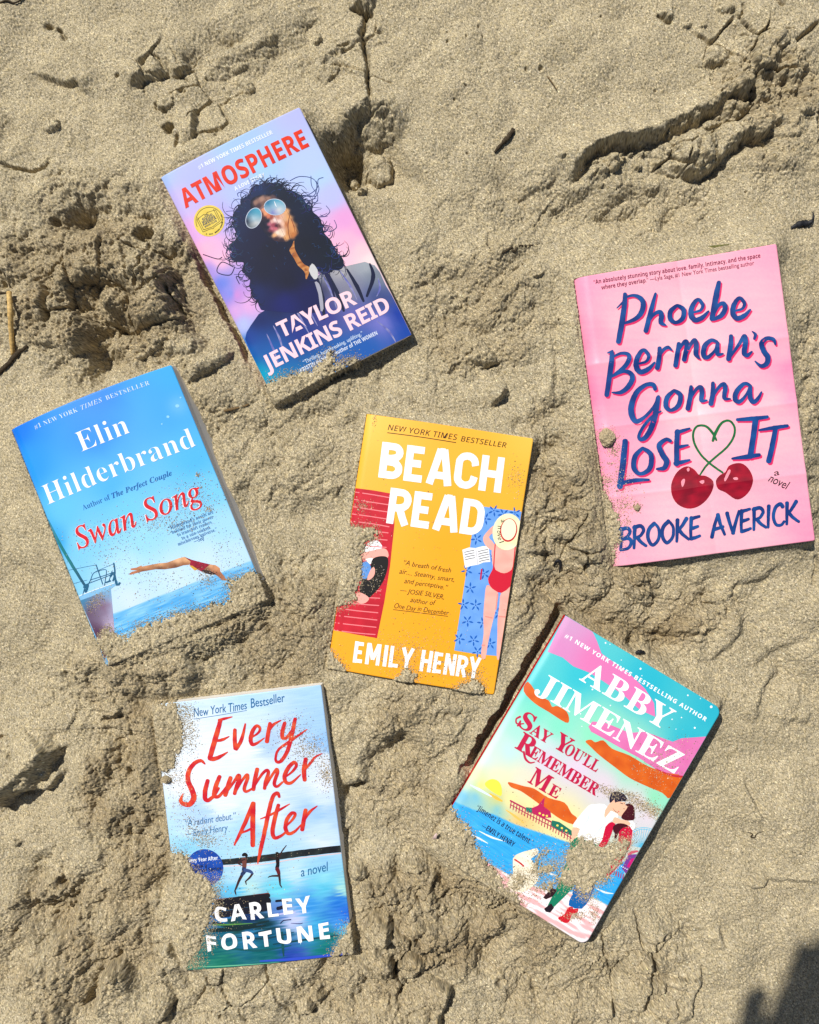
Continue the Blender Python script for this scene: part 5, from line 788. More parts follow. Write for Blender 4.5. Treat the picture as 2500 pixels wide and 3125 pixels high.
# ================================================================== turquoise and pink book with the couple
A = Art(6)
s6 = soft([(738, 70, 70, 190, 205), (1600, 600, 45, 180, 202), (1200, 450, 42, 182, 204), (800, 420, 50, 190, 205), (600, 480, 70, 195, 205), (1450, 800, 50, 185, 205), (560, 620, 120, 222, 195), (700, 700, 130, 225, 195), (900, 760, 140, 228, 190), (1100, 920, 150, 230, 190), (1250, 1120, 145, 226, 185), (1320, 1150, 150, 226, 195), (480, 720, 165, 228, 210), (420, 850, 190, 225, 225), (600, 800, 200, 222, 222), (620, 900, 218, 205, 225), (800, 950, 224, 205, 225), (950, 1050, 222, 208, 220), (1150, 1150, 222, 212, 218), (1200, 1230, 225, 212, 222), (300, 900, 205, 232, 222), (350, 980, 232, 236, 190), (480, 1020, 238, 222, 200), (220, 980, 222, 236, 180), (260, 1050, 242, 232, 130), (420, 1120, 248, 228, 160), (560, 1150, 250, 228, 165), (700, 1220, 250, 232, 160), (180, 1030, 200, 220, 190), (230, 1110, 120, 190, 215), (160, 1110, 110, 185, 220), (350, 1180, 130, 195, 205), (480, 1240, 235, 195, 120), (350, 1130, 205, 205, 130)], 'Z6', 3.4, 18, 8)
def bg6(x):
    c = s6(x); z = (x-np.array([1330, 1840]))/.53333
    sea = poly_sd(z[:, 0], z[:, 1], [(-80, 1190), (110, 1135), (220, 1180), (330, 1205), (450, 1262), (620, 1320), (770, 1375), (1080, 1490), (1070, 1600), (985, 1740), (900, 1690), (830, 1660), (640, 1640), (500, 1590), (400, 1540), (300, 1480), (180, 1420), (-60, 1330)])
    sh = poly_sd(z[:, 0], z[:, 1], [(-80, 1330), (180, 1420), (300, 1480), (400, 1540), (500, 1590), (640, 1640), (830, 1660), (990, 1745), (860, 2000), (300, 1800)])
    n = perlin((z[:, 0]*.86+z[:, 1]*.5)/90, (-z[:, 0]*.5+z[:, 1]*.86)/9, 120); n2 = perlin((z[:, 0]*.86+z[:, 1]*.5)/130, (-z[:, 0]*.5+z[:, 1]*.86)/22, 121)
    k = sstep(-4, 4, sea)[:, None]; c = c*(1-k)+(np.array([52, 168, 236])+n[:, None]*np.array([22, 16, 8]))*k
    k = sstep(-4, 4, sh)[:, None]; u_ = sstep(-.1, .15, n2+(-z[:, 0]*.5+z[:, 1]*.86-1180)/500)[:, None]; c = c*(1-k)+((1-u_)*np.array([252, 240, 242])+u_*np.array([247, 182, 184]))*k
    return c
PK = blotch((226, 124, 182), (220, 112, 172), 30, 122)
A.poly('cloud_picture', 'Z6', [(738, 70), (890, 160), (915, 215), (940, 285), (1030, 350), (1100, 400), (1190, 490), (1240, 570), (1248, 650), (1160, 610), (1060, 520), (950, 445), (870, 395), (780, 360), (720, 310), (636, 278), (690, 160)], soft([(760, 120, 205, 150, 195), (700, 260, 212, 135, 190), (900, 330, 222, 118, 178), (1150, 560, 228, 120, 182)], 'Z6'), 0)
A.poly('cloud_picture', 'Z6', [(865, 705), (888, 676), (960, 682), (1030, 712), (1100, 742), (1190, 736), (1260, 762), (1350, 796), (1400, 776), (1546, 768), (1412, 998), (1340, 988), (1250, 952), (1150, 884), (1040, 824), (950, 772), (880, 734)], PK, 0)
OR = blotch((222, 104, 28), (206, 84, 20), 30, 123)
for pts in [[(524, 450), (500, 505), (560, 572), (640, 622), (735, 682), (756, 668), (742, 620), (690, 588), (660, 592), (640, 556), (585, 528)], [(848, 790), (880, 780), (905, 795), (950, 784), (1000, 832), (1100, 872), (1200, 932), (1300, 972), (1408, 1004), (1340, 1124), (1290, 1092), (1200, 1052), (1100, 1002), (1020, 942), (930, 872), (878, 822)], [(414, 1022), (500, 1045), (560, 1060), (640, 1112), (730, 1140), (768, 1200), (800, 1228), (800, 1268), (720, 1242), (620, 1172), (540, 1112), (480, 1072), (430, 1052)]]: A.poly('cloud_picture', 'Z6', pts, OR, 1, 3)
A.stroke('cloud_picture', 'Z6', [(1250, 950), (1340, 990), (1408, 1000)], [4, 10, 12], (200, 40, 60), 2)
A.poly('sun_picture', 'Z6', [(282, 1035), (298, 1015), (328, 1006), (360, 1020), (376, 1055), (374, 1100), (340, 1088), (300, 1060)], (246, 224, 74), 1, 3); A.stroke('light_streak', 'Z6', [(310, 1090), (345, 1112), (378, 1130)], [8, 18, 10], (236, 190, 70), 1); A.stroke('foam_streak', 'Z6', [(200, 1040), (250, 1066), (320, 1105)], [4, 16, 6], (214, 232, 244), 1); A.stroke('golden_streak', 'Z6', [(400, 1180), (450, 1215), (500, 1255)], [4, 14, 4], (240, 190, 90), 1)
for p in [[(205, 1320), (250, 1342), (300, 1370)], [(250, 1300), (320, 1335), (400, 1360)], [(600, 1520), (650, 1545), (700, 1560)], [(900, 1630), (960, 1660), (1010, 1670)]]: A.stroke('wave_picture', 'Z6', p, [3, 11, 3], (228, 242, 252), 1)
CRM = (176, 26, 84)
for p, w_ in [([(425, 1128), (560, 1200), (700, 1275), (775, 1325)], 9), ([(425, 1150), (560, 1225), (700, 1300), (770, 1345)], 5)]: A.stroke('pier_picture', 'Z6', p, w_, CRM, 2)
for i in range(22): x = 430+i*16; y = 1132+i*9; A.stroke('pier_picture', 'Z6', [(x, y), (x-6, y+38)], 5, CRM, 3, 2)
A.poly('pier_picture', 'Z6', [(545, 1170), (580, 1155), (618, 1108), (612, 1160), (650, 1190), (655, 1225), (600, 1225), (548, 1200)], (186, 26, 88), 4); A.poly('pier_picture', 'Z6', [(512, 1165), (548, 1168), (560, 1205), (515, 1190)], (30, 120, 100), 3); A.poly('pier_picture', 'Z6', [(660, 1240), (700, 1250), (770, 1300), (772, 1330), (700, 1300), (650, 1268)], (24, 112, 92), 3)
for x, y in [(690, 1270), (715, 1285), (740, 1300), (590, 1200), (610, 1210), (630, 1215)]: A.ellipse('pier_picture', 'Z6', (x, y), 7, 6, (246, 226, 100), 5, 30, 8)
for r in (262, 240): A.stroke('wheel_picture', 'S', [(1120+r*math.cos(t)*1.05, 960+r*math.sin(t)*1.05) for t in np.linspace(math.radians(198), math.radians(300), 14)], 9, (110, 196, 226), 1, 3)
for t in np.linspace(math.radians(196), math.radians(304), 15): A.stroke('wheel_picture', 'S', [(1110, 960), (1120+262*math.cos(t), 960+262*math.sin(t))], 7, (90, 186, 222), 1, 2)
A.poly('wheel_picture', 'S', [(850, 1200), (905, 1080), (930, 1040), (1040, 1040), (940, 1250), (900, 1300), (840, 1230)], (120, 60, 150), 1); A.poly('wheel_picture', 'S', [(960, 1100), (1010, 1090), (940, 1220), (905, 1200)], (206, 20, 120), 2); A.stroke('wheel_picture', 'S', [(920, 1040), (980, 1010), (1050, 1000)], [30, 40, 20], (206, 90, 110), 2)
for x, y in [(770, 1260), (800, 1275), (830, 1290), (860, 1300)]: A.stroke('wheel_picture', 'S', [(x, y), (x-8, y+60)], 12, CRM, 2, 2)
for x, y in [(835, 1195), (858, 1207), (882, 1222), (908, 1236)]: A.ellipse('wheel_picture', 'S', (x, y), 8, 8, (240, 244, 250), 3, 0, 8)
for x, y, r in [(963, 224, 5), (988, 232, 3), (1162, 372, 6), (1052, 322, 3), (1436, 526, 5), (1574, 594, 8), (1478, 716, 6), (1128, 300, 3), (888, 492, 5), (990, 584, 4), (820, 632, 4), (1345, 665, 4), (1368, 722, 3), (1400, 655, 4), (1510, 545, 3), (828, 704, 3), (1170, 412, 3)]: A.ellipse('cloud_picture', 'Z6', (x, y), r, r, (240, 246, 252), 3, 0, 10)
SKN6 = (244, 190, 158)
for part, pts, c, l in [('man_picture', [(395, 380), (480, 362), (600, 362), (700, 450), (780, 500), (780, 545), (720, 570), (640, 640), (600, 790), (550, 880), (440, 880), (330, 820), (250, 790), (280, 680), (190, 655), (240, 560)], (248, 248, 248), 2), ('man_picture', [(190, 668), (285, 684), (240, 770), (180, 850), (175, 800)], SKN6, 2), ('man_picture', [(680, 350), (720, 300), (760, 330), (880, 340), (860, 400), (800, 440), (770, 490), (690, 450), (610, 550), (615, 440)], SKN6, 3), ('man_picture', [(675, 345), (672, 280), (700, 215), (760, 195), (850, 225), (905, 295), (880, 330), (850, 325), (770, 335), (745, 345), (735, 300), (705, 330)], (30, 22, 50), 4),
                        ('woman_picture', [(845, 400), (885, 372), (915, 385), (900, 450), (860, 490), (825, 530), (780, 500), (790, 455)], SKN6, 5), ('woman_picture', [(880, 380), (900, 362), (960, 365), (1000, 430), (1003, 560), (960, 585), (880, 580), (826, 545), (850, 490), (890, 440), (910, 395)], (70, 10, 26), 6), ('woman_picture', [(720, 600), (720, 560), (750, 535), (820, 570), (920, 590), (950, 640), (900, 650), (800, 620), (740, 620)], SKN6, 5), ('woman_picture', [(920, 590), (980, 590), (1015, 660), (980, 720), (940, 650)], (250, 250, 250), 4), ('woman_picture', [(620, 660), (700, 600), (750, 625), (720, 690), (690, 780), (620, 920), (530, 915), (580, 830)], (204, 8, 58), 4), ('woman_picture', [(800, 720), (860, 670), (930, 660), (980, 720), (975, 830), (940, 940), (880, 1050), (800, 1180), (720, 1270), (640, 1340), (660, 1180), (760, 1000), (790, 850)], (204, 8, 58), 3),
                        ('woman_picture', [(720, 660), (780, 622), (860, 625), (925, 660), (850, 680), (800, 730), (760, 820), (735, 800), (745, 760), (722, 720)], (70, 10, 26), 6), ('man_picture', [(160, 870), (260, 790), (380, 850), (500, 900), (400, 1100), (240, 1400), (60, 1600), (-120, 1760), (-140, 1700), (-40, 1500), (80, 1200), (150, 1000)], (12, 124, 92), 1), ('woman_picture', [(240, 1400), (380, 1440), (480, 1450), (420, 1600), (310, 1740), (140, 1690), (180, 1560)], (8, 96, 168), 2), ('woman_picture', [(130, 1720), (190, 1710), (200, 1740), (265, 1735), (250, 1790), (180, 1810), (150, 1900), (90, 1920), (10, 1870), (10, 1840), (80, 1810)], (204, 20, 40), 3)]:
    A.poly(part, 'S', pts, c, l, 2)
for p in [[(400, 480), (390, 560), (330, 650)], [(640, 560), (560, 680), (450, 800)], [(610, 440), (660, 480), (700, 460)]]: A.stroke('man_picture', 'S', p, [3, 6, 2], (150, 200, 226), 3, 4)
A.stroke('man_picture', 'S', [(715, 415), (750, 460), (790, 480)], [2, 6, 3], (40, 20, 30), 5, 3); A.stroke('man_picture', 'S', [(815, 350), (850, 362)], 8, (30, 22, 40), 5, 2); A.stroke('woman_picture', 'S', [(784, 458), (800, 466)], 8, (196, 40, 50), 6, 2); A.stroke('woman_picture', 'S', [(855, 425), (872, 430)], 6, (40, 20, 30), 6, 2); A.stroke('woman_picture', 'S', [(980, 730), (950, 950), (860, 1120), (750, 1250)], 6, (246, 220, 224), 4, 4)
A.poly('man_picture', 'Z6', [(610, 1680), (660, 1625), (690, 1640), (665, 1675), (625, 1692)], (44, 16, 26), 2); A.poly('man_picture', 'Z6', [(615, 1745), (655, 1715), (672, 1740), (650, 1768), (625, 1762)], (30, 18, 30), 2)
A.poly('dog_picture', 'Z6', [(440, 1455), (480, 1425), (530, 1410), (575, 1400), (580, 1430), (540, 1460), (570, 1500), (585, 1560), (560, 1610), (500, 1645), (440, 1640), (405, 1600), (440, 1540)], blotch((250, 244, 226), (236, 224, 196), 10, 124), 1, 2); A.stroke('dog_picture', 'Z6', [(450, 1462), (480, 1482), (500, 1500)], 9, (196, 20, 40), 2)
WH6 = (252, 252, 253)
A.word('tagline_lettering', 'Z6', '#1 NEW YORK TIMES BESTSELLING AUTHOR', (730, 192), (1540, 680), 24, WH6, 'sans', .004, 1.25, 0, 3)
A.word('author_lettering', 'Z6', 'ABBY', (812, 434), (1306, 732), 128, WH6, 'serif', .004, 1.08, 0, 3); A.word('author_lettering', 'Z6', 'JIMENEZ', (560, 505), (1364, 984), 124, WH6, 'serif', .004, 1.0, 0, 3)
TC = (192, 14, 68)
for s, a_, b_2, h in [('S', (462, 700), (530, 742), 100), ('AY', (530, 742), (636, 806), 66), ('Y', (660, 818), (742, 868), 96), ('OU\u2019LL', (722, 856), (910, 968), 66), ('R', (448, 826), (540, 882), 106), ('EMEMBER', (524, 872), (905, 1103), 68), ('M', (520, 1020), (624, 1084), 98), ('E', (632, 1088), (686, 1120), 66)]: A.word('title_lettering', 'Z6', s, a_, b_2, h, TC, 'serif', .012, 1, 0, 3)
A.stroke('title_lettering', 'Z6', [(500, 690), (462, 690), (458, 664), (480, 650)], [7, 9, 9, 12], TC, 3); A.stroke('title_lettering', 'Z6', [(500, 850), (510, 890), (535, 912), (562, 908)], [12, 13, 10, 5], TC, 3)
A.word('quote_lettering', 'Z6', '\u201cJimenez is a true talent.\u201d', (230, 1178), (542, 1382), 32, (18, 40, 84), 'sans', -.004); A.word('quote_lettering', 'Z6', '\u2014EMILY HENRY', (262, 1278), (440, 1392), 30, (18, 40, 84), 'sans', .004)
A.build(make_book(6, 'paperback_book', bg6, (226, 14, 34), 'turquoise and pink paperback with an embracing couple by a pier and a red spine', corner=.006, back_col=(238, 236, 232)), {})

# ------------------------------------------------------------------ loose grains lying on the covers (too many to count)
def ink_point(b, g):
    """point on the cover of book b in world space, with its normal"""
    f = BK[b]; l = hmap(f.Hm, g); z = bulge(b, l[:, 0], l[:, 1]); ok = (np.abs(l[:, 0]) < f.W/2-.0004) & (np.abs(l[:, 1]) < f.L/2-.0004)
    return f.T+np.c_[l, z]@f.R.T, ok
GP, GS = [], []
def sprinkle(b, frame, cx, cy, rx, ry, n, size=(.00016, .00034), rot=0, pile=0):
    a = rng.normal(0, 1, (n, 2))*np.array([rx, ry])*.6; c, s = math.cos(math.radians(rot)), math.sin(math.radians(rot))
    g = grid(frame, np.c_[cx+a[:, 0]*c-a[:, 1]*s, cy+a[:, 0]*s+a[:, 1]*c]); w_, ok = ink_point(b, g); sz = rng.uniform(*size, n)*rng.choice([1, 1, 1, 1.5], n)
    w_[:, 2] += sz*.45+rng.uniform(0, 1, n)**2*pile; GP.append(w_[ok]); GS.append(sz[ok])
for b in BK:                                     # a thin fringe of grains along every edge of the spilled sand
    for P in DRIFT[b]:
        g = grid('Z%d' % b, P); sc = FR['Z%d' % b][2]; g2_ = np.roll(g, -1, 0); ln = np.linalg.norm(g2_-g, axis=1)
        n = int(ln.sum()*3.2); k = rng.choice(len(g), n, p=ln/ln.sum()); t = rng.random((n, 1)); q = g[k]*(1-t)+g2_[k]*t
        q = q+rng.normal(0, 1, (n, 2))*rng.choice([5, 8, 16], (n, 1)); w_, ok = ink_point(b, q); sz = rng.uniform(.00018, .0004, n); w_[:, 2] += sz*.5; GP.append(w_[ok]); GS.append(sz[ok])
for b, fr, lst in [(1, 'Z1', [(1080, 1640, 60, 40, 250), (1240, 1630, 60, 30, 350), (900, 1700, 70, 20, 120)]),
                   (2, 'Z2', [(1200, 900, 170, 120, 700), (1050, 1040, 200, 60, 500), (750, 1120, 260, 120, 350), (1000, 1400, 300, 120, 350), (1290, 1390, 50, 60, 250), (1230, 745, 16, 12, 60), (1300, 955, 22, 14, 80), (600, 1520, 40, 90, 320, 40), (1400, 1250, 120, 150, 200), (640, 1250, 200, 100, 120)]),
                   (3, 'Z3', [(1415, 540, 50, 100, 180), (440, 140, 14, 40, 50), (640, 1760, 200, 120, 700), (950, 1850, 200, 80, 350), (350, 740, 60, 40, 260), (430, 960, 40, 40, 200), (800, 1600, 300, 200, 250), (700, 1000, 300, 400, 120), (440, 1250, 70, 100, 120), (1120, 1900, 60, 40, 250)]),
                   (4, 'Z4', [(305, 1280, 55, 60, 450), (350, 1350, 40, 40, 220), (390, 1480, 50, 90, 200), (400, 1570, 90, 60, 260), (420, 1680, 60, 40, 240), (490, 1695, 24, 24, 160), (430, 1780, 20, 30, 80), (310, 1530, 30, 20, 120), (330, 1430, 20, 10, 30), (290, 1230, 60, 20, 40)]),
                   (5, 'Z5', [(1120, 560, 130, 110, 900), (1230, 730, 50, 90, 600), (1000, 430, 130, 110, 450), (270, 330, 60, 120, 700), (300, 480, 60, 120, 420), (180, 760, 90, 60, 420), (400, 1180, 120, 60, 500), (330, 1100, 120, 90, 420), (480, 1500, 50, 120, 420), (470, 1680, 60, 90, 420), (420, 1850, 60, 90, 520), (330, 2000, 70, 50, 500), (700, 1300, 400, 250, 350), (250, 900, 90, 120, 250), (1330, 1850, 50, 90, 300), (600, 1650, 150, 120, 150)]),
                   (6, 'Z6', [(1000, 1090, 90, 26, 700, 25), (1190, 1170, 90, 34, 900, 20), (1100, 1100, 80, 20, 350, 20), (1250, 1210, 40, 30, 350), (1260, 930, 120, 120, 500), (900, 1400, 180, 60, 900), (1060, 1380, 60, 50, 600), (800, 1600, 180, 60, 700), (850, 1680, 60, 40, 450), (790, 1790, 60, 24, 420), (900, 1780, 30, 60, 350), (570, 1600, 70, 90, 600), (480, 1580, 50, 60, 350), (1100, 1280, 40, 80, 150), (600, 1250, 200, 200, 160), (1350, 850, 120, 80, 200), (420, 1560, 60, 60, 300), (700, 1480, 60, 50, 300)])]:
    for q in lst: sprinkle(b, fr, q[0], q[1], q[2], q[3], q[4], rot=q[5] if len(q) > 5 else 0)
GP, GS = np.vstack(GP), np.concatenate(GS); n = len(GP)
oct_v = np.array([(1, 0, 0), (-1, 0, 0), (0, 1, 0), (0, -1, 0), (0, 0, .8), (0, 0, -.8)]); oct_f = np.array([(0, 2, 4), (2, 1, 4), (1, 3, 4), (3, 0, 4), (2, 0, 5), (1, 2, 5), (3, 1, 5), (0, 3, 5)])
th = rng.uniform(0, 6.3, n); ca, sa = np.cos(th)[:, None], np.sin(th)[:, None]; st = rng.uniform(.75, 1.3, (n, 6))
vx, vy = oct_v[:, 0]*st, oct_v[:, 1]*st
gv = np.stack([GP[:, 0:1]+GS[:, None]*(vx*ca-vy*sa), GP[:, 1:2]+GS[:, None]*(vx*sa+vy*ca), GP[:, 2:3]+GS[:, None]*oct_v[:, 2]], -1).reshape(-1, 3)
gf = (np.arange(n)[:, None, None]*6+oct_f[None]).reshape(-1, 3)
gc = np.array([.36, .29, .18])*np.exp(.35*rng.normal(0, 1, (n, 1))); gc = np.where(rng.random((n, 1)) < .14, gc*.28, gc)
grains = link('sand_grains', mesh_np('sand_grains', gv, None, gf, np.repeat(np.clip(gc, .01, .8), 6, 0), False), M_sand)
grains['kind'] = 'stuff'; tag(grains, 'loose sand grains scattered over the book covers', 'sand grains')

# small lumps of sand lying on two covers
def lump(name, b, frame, c, rx, ry, h, label, seed):
    bm = bmesh.new(); bmesh.ops.create_icosphere(bm, subdivisions=5, radius=1); s = FR[frame][2]*S
    w_, _ = ink_point(b, grid(frame, [c])); base = Vector(w_[0])
    co = np.array([v.co for v in bm.verts]); r = 1+.20*perlin(co[:, 0]*1.4+seed, co[:, 1]*1.4+co[:, 2], 130)+.12*perlin(co[:, 0]*4+seed, co[:, 1]*4+co[:, 2]*3, 131)+.09*perlin(co[:, 0]*11+seed, co[:, 1]*11+co[:, 2]*7, 132)+rng.normal(0, .02, len(co))
    co = co*r[:, None]*np.array([rx*s, ry*s, h]); co[:, 2] = np.maximum(co[:, 2], -h*.12)+h*.10
    for v, q in zip(bm.verts, co): v.co = q
    me = bpy.data.meshes.new(name); bm.to_mesh(me); bm.free(); a = me.color_attributes.new('Col', 'FLOAT_COLOR', 'POINT')
    cc = np.array([.345, .28, .175])*np.exp(.25*rng.normal(0, 1, (len(co), 1))); a.data.foreach_set('color', np.c_[cc, np.ones(len(cc))].astype(np.float32).ravel())
    o = link(name, me, M_sand); o.location = base; tag(o, label, 'sand clump'); return o
lump('sand_clump', 4, 'Z4', (305, 1278), 46, 52, .0055, 'crumbly sand clump on the left edge of the pink hardcover', 3)
lump('sand_clump', 5, 'Z5', (132, 775), 36, 24, .0045, 'smooth sand clump on the left edge of the pale blue paperback', 9)
lump('sand_clump', 4, 'Z4', (490, 1694), 16, 18, .0026, 'tiny sand crumb above the lower left corner of the pink hardcover', 14)

# ------------------------------------------------------------------ twigs, straw and other bits washed up on the sand
def tube(name, frame, pts, w_, mat, label, cat, lift=None, flat=1.0, sides=8, jit=.08, sub=6):
    P = grid(frame, pts); f = FR[frame][2]; ws = np.broadcast_to(np.asarray(w_, float), (len(P),))*f*S/2
    lf = np.zeros(len(P)) if lift is None else np.asarray(lift, float)*.001
    zs = np.array([ground(*p) for p in P])+lf; k = 1
    Q, Wd = catmull(np.c_[(P[:, 0]-1250)*S*(H-zs)/H, (1562.5-P[:, 1])*S*(H-zs)/H, zs+ws*flat*.7], sub, False, ws)
    T = np.gradient(Q, axis=0); T /= np.linalg.norm(T, axis=1, keepdims=True); N = np.cross(T, [0, 0, 1]); N /= np.linalg.norm(N, axis=1, keepdims=True)+1e-9; B = np.cross(N, T)
    m = len(Q); V = []
    for i in range(m):
        for j in range(sides):
            a_ = 2*math.pi*j/sides; r = Wd[i]*(1+jit*rng.normal()); V.append(Q[i]+N[i]*math.cos(a_)*r+B[i]*math.sin(a_)*r*flat)
    V = np.array(V); c0 = V[:3].mean(0)*0+V.reshape(m, sides, 3)[0].mean(0); V = V-c0
    F = [(i*sides+j, (i+1)*sides+j, (i+1)*sides+(j+1) % sides, i*sides+(j+1) % sides) for i in range(m-1) for j in range(sides)]
    me = bpy.data.meshes.new(name); me.from_pydata(V.tolist(), [], F+[tuple(range(sides)), tuple(range((m-1)*sides+sides-1, (m-1)*sides-1, -1))]); bm = bmesh.new(); bm.from_mesh(me); bmesh.ops.recalc_face_normals(bm, faces=bm.faces[:]); bm.to_mesh(me); bm.free()
    for p in me.polygons: p.use_smooth = True
    o = link(name, me, mat); o.location = c0; tag(o, label, cat); return o
straw = plain_mat('straw', (.52, .34, .12), .6, .3, .35, 500); bark = plain_mat('dark_bark', (.045, .032, .018), .85, .2, .5, 900); weed = plain_mat('dry_seaweed', (.010, .010, .012), .6, .35, .4, 600)
olive = plain_mat('olive_grass', (.10, .10, .025), .7, .2, .4, 700); brownw = plain_mat('brown_stem', (.14, .09, .04), .8, .2, .4, 700); shellm = plain_mat('pale_shell', (.55, .40, .36), .4, .4, .15, 500)
tube('straw_stalk', 'V', [(66, 632), (74, 760), (80, 900), (88, 1040)], [34, 36, 33, 26], straw, 'thick golden straw stalk standing out of the sand at the left edge', 'straw', [9, 6, 3, 0])
tube('driftwood_twig', 'V', [(180, 985), (120, 1030), (60, 1095), (-20, 1180)], [20, 30, 28, 26], bark, 'dark rough twig crossing the foot of the golden straw stalk', 'twig', [1, 1, 1, 0], .7, 8, .2)
tube('driftwood_twig', 'V', [(-20, 628), (30, 636), (80, 632)], [18, 16, 8], bark, 'short black twig beside the top of the golden straw stalk', 'twig', [2, 2, 1], .8)
tube('driftwood_twig', 'V', [(1475, 1412), (1550, 1395), (1640, 1368)], [14, 18, 12], brownw, 'short brown twig on the sand beside the blue paperback', 'twig', [1, 1, 1], .8, 8, .2)
tube('driftwood_twig', 'U', [(438, 545), (415, 580), (390, 605), (358, 642)], [16, 20, 14, 9], bark, 'dark two inch twig lying alone on smooth sand near the crack', 'twig', [1, 1, 1, 0], .8, 8, .2)
tube('seaweed_strand', 'U', [(314, 1008), (330, 1040), (352, 1060), (392, 1064), (428, 1044), (440, 1060), (462, 1036), (500, 1036), (548, 1028)], [7, 10, 9, 9, 11, 12, 8, 9, 6], bark, 'thin curled brown strand of seaweed above the orange paperback', 'seaweed', None, .8)
tube('grass_blade', 'U', [(1140, 1052), (1200, 1054), (1270, 1042), (1346, 1030)], [4, 10, 13, 5], olive, 'olive grass blade lying along the top edge of the pink hardcover', 'grass blade', [1, 1, 1.5, 1], .5)
tube('seaweed_strand', 'U', [(1605, 962), (1640, 944), (1668, 944), (1690, 934), (1700, 915), (1698, 892)], [10, 26, 30, 14, 9, 5], weed, 'black curled piece of seaweed above the right corner of the pink hardcover', 'seaweed', [0, 1, 1, 2, 2, 2], .6, 8, .2)
tube('seaweed_strand', 'U', [(1452, 975), (1465, 990), (1482, 998), (1500, 982), (1522, 970), (1558, 950)], [5, 8, 12, 8, 7, 4], weed, 'thin zigzag black seaweed thread above the pink hardcover', 'seaweed', None, .7)
tube('seaweed_strand', 'U', [(1388, 985), (1395, 968), (1406, 972), (1404, 984)], [4, 5, 5, 3], bark, 'tiny curled brown thread above the middle of the pink hardcover', 'seaweed')
tube('seaweed_strand', 'R', [(172, 246), (186, 216), (206, 214), (212, 240), (206, 282)], [8, 14, 18, 18, 8], weed, 'black looped scrap of seaweed left of the lower corner of the pink hardcover', 'seaweed', [1, 2, 2, 1, 0], .6)
tube('driftwood_twig', 'R', [(650, 752), (676, 746), (704, 750)], [10, 26, 12], weed, 'small black lump of wood behind the top edge of the turquoise paperback', 'twig', [2, 3, 2], .8, 8, .25)
tube('driftwood_twig', 'R', [(255, 440), (275, 452), (300, 470)], [5, 9, 4], bark, 'tiny dark splinter of wood between the pink hardcover and the turquoise paperback', 'twig')
tube('shell_fragment', 'G', [(908, 566), (922, 550), (932, 524)], [12, 26, 8], shellm, 'pinkish broken shell fragment on sand left of the turquoise paperback', 'shell', [1, 1.5, 2], .35, 10, .12)
tube('dry_root', 'Q', [(1255, 515), (1285, 528), (1275, 548), (1300, 550), (1310, 530), (1330, 520), (1360, 512)], [5, 8, 9, 9, 7, 5, 3], bark, 'knotted dark root on smooth sand right of the turquoise paperback', 'root')
tube('dry_root', 'Q', [(1545, 645), (1575, 652), (1605, 660), (1625, 650), (1650, 662)], [4, 6, 9, 7, 3], bark, 'thin broken dark root near the right edge of the sand', 'root')
tube('withered_twig', 'V', [(944, 716), (936, 640), (938, 560), (985, 538), (1092, 562)], [5, 6, 6, 6, 5], bark, 'thin bent dark stem in the trodden sand left of the violet paperback', 'stem', [.6]*5)
tube('withered_twig', 'T', [(-10, 18), (30, 4), (62, 14), (100, -6)], [5, 9, 7, 6], bark, 'dark dry stem in the top left corner of the sand', 'stem', [.6]*4)
tube('withered_twig', 'U', [(580, 322), (598, 345), (620, 378)], [4, 5, 3], brownw, 'hair thin brown stem on smooth sand right of the small twig', 'stem', [.5]*3)
tube('withered_twig', 'V', [(20, 470), (45, 540), (72, 600)], [10, 14, 8], bark, 'dark stem leaning on the sand above the golden straw stalk', 'stem', [2, 3, 1], .8)

# ------------------------------------------------------------------ the photographer, leaning over the books; the shade in the lower right corner is theirs
bm = bmesh.new(); bmesh.ops.create_cube(bm, size=1)
for q in bm.verts: q.co = Vector((q.co.x*.076, q.co.y*.156, q.co.z*.008))
bmesh.ops.bevel(bm, geom=[e for e in bm.edges if abs(e.verts[0].co.z-e.verts[1].co.z) > .001], offset=.012, segments=5, affect='EDGES')
me = bpy.data.meshes.new('smartphone'); bm.to_mesh(me); bm.free()
phone = link('smartphone', me, plain_mat('phone_case', (.03, .03, .035), .35, .4)); phone.location = (-.010, -.074, .699); phone.rotation_euler.z = math.radians(-22); tag(phone, 'dark phone held flat over the books by the person', 'phone')
JT, ED, RA = [], [], []
def joint(p, r, frm=None):
    JT.append(p); RA.append(r)
    if frm is not None: ED.append((frm, len(JT)-1))
    return len(JT)-1
pel = joint((.10, -1.05, .92), (.15, .12)); wa = joint((.09, -.98, 1.06), (.13, .10), pel); ch = joint((.07, -.80, 1.24), (.15, .11), wa); ub = joint((.06, -.66, 1.36), (.12, .09), ch)
nk = joint((.05, -.56, 1.43), (.055, .055), ub); hd = joint((.045, -.48, 1.47), (.075, .085), nk); joint((.04, -.41, 1.50), (.085, .095), hd); 
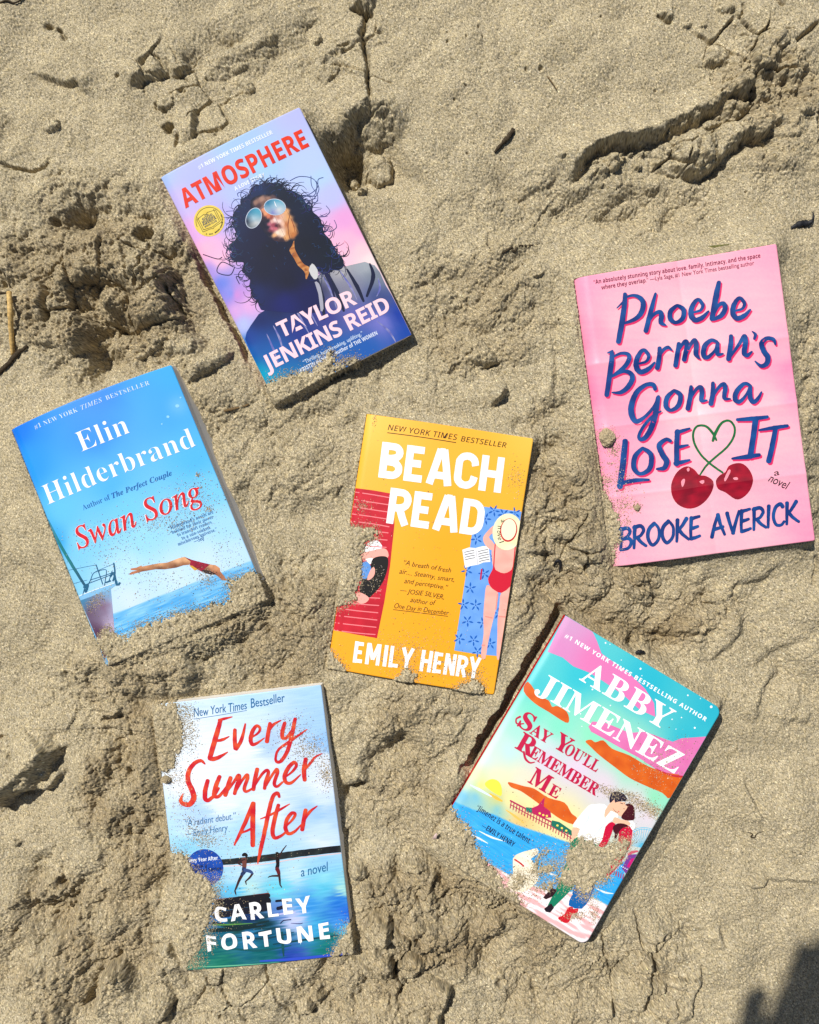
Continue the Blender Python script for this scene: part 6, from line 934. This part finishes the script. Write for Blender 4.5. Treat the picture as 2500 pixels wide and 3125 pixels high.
for s in (-1, 1):
    sh = joint((.06+s*.19, -.66, 1.36), (.060, .060), ub); el = joint((.05+s*.26, -.42, 1.06), (.042, .042), sh); wr = joint((-.008+s*.10, -.16, .80), (.027, .025), el); hn = joint((-.008+s*.062, -.10, .735), (.036, .018), wr)
    for k, (dx, dy, l) in enumerate([(-.2, .75, .8), (-.45, .5, 1), (-.5, .15, 1), (-.5, -.2, .9), (-.45, -.5, .7)]):
        a_ = joint((-.008+s*.056, -.09+.022*(1.4-k)+dy*.012, .712), (.010, .010), hn); c_ = joint((-.008+s*(.046), -.09+.022*(1.4-k)+dy*.02, .692+.006*k*.3), (.009, .009), a_); joint((-.008+s*(.046-.016*l), -.09+.022*(1.4-k)+dy*.022, .690), (.0075, .0075), c_)
    hp = joint((.10+s*.10, -1.06, .86), (.095, .095), pel); kn = joint((.10+s*.12, -.98, .48), (.062, .062), hp); an = joint((.10+s*.12, -1.10, .09), (.040, .040), kn); joint((.10+s*.13, -.98, .035), (.042, .030), an)
me = bpy.data.meshes.new('person'); me.from_pydata(JT, ED, []); per = link('person', me, None)
sk = per.modifiers.new('skin', 'SKIN'); sk.use_smooth_shade = True; sb = per.modifiers.new('sub', 'SUBSURF'); sb.levels = sb.render_levels = 2
for d, r in zip(me.skin_vertices[0].data, RA): d.radius = r
me.skin_vertices[0].data[0].use_root = True
dg = bpy.context.evaluated_depsgraph_get(); m2 = bpy.data.meshes.new_from_object(per.evaluated_get(dg)); per.modifiers.clear(); per.data = m2
cv = np.array([q.co for q in m2.vertices]); sk_c, tee, den = np.array([.50, .32, .22]), np.array([.62, .62, .60]), np.array([.07, .11, .20])
cc = np.where(((cv[:, 2] > .93) & (cv[:, 2] < 1.40) & (np.hypot(cv[:, 0]-.06, 0) < .24) & (cv[:, 1] < -.52))[:, None], tee, np.where(((cv[:, 2] < .95) & (cv[:, 2] > .12) & (cv[:, 1] < -.8))[:, None], den, sk_c))
a = m2.color_attributes.new('Col', 'FLOAT_COLOR', 'POINT'); a.data.foreach_set('color', np.c_[cc, np.ones(len(cc))].astype(np.float32).ravel()); m2.materials.append(attr_mat('skin_and_clothes', .7, .2)[0])
for q in m2.polygons: q.use_smooth = True
tag(per, 'person bending over the books with a phone, casting the shade in the lower right corner', 'person')
bm = bmesh.new(); bmesh.ops.create_icosphere(bm, subdivisions=4, radius=1)
for q in bm.verts:
    n_r = 1+.06*math.sin(q.co.x*14+q.co.y*5)+.04*math.sin(q.co.y*19); q.co = Vector((q.co.x*.105*n_r+.045, q.co.y*.115*n_r-.475, q.co.z*.105*n_r+1.525))
me = bpy.data.meshes.new('hair'); bm.to_mesh(me); bm.free(); hr = link('hair', me, plain_mat('brown_hair', (.06, .035, .02), .6, .3, .4, 200), per)
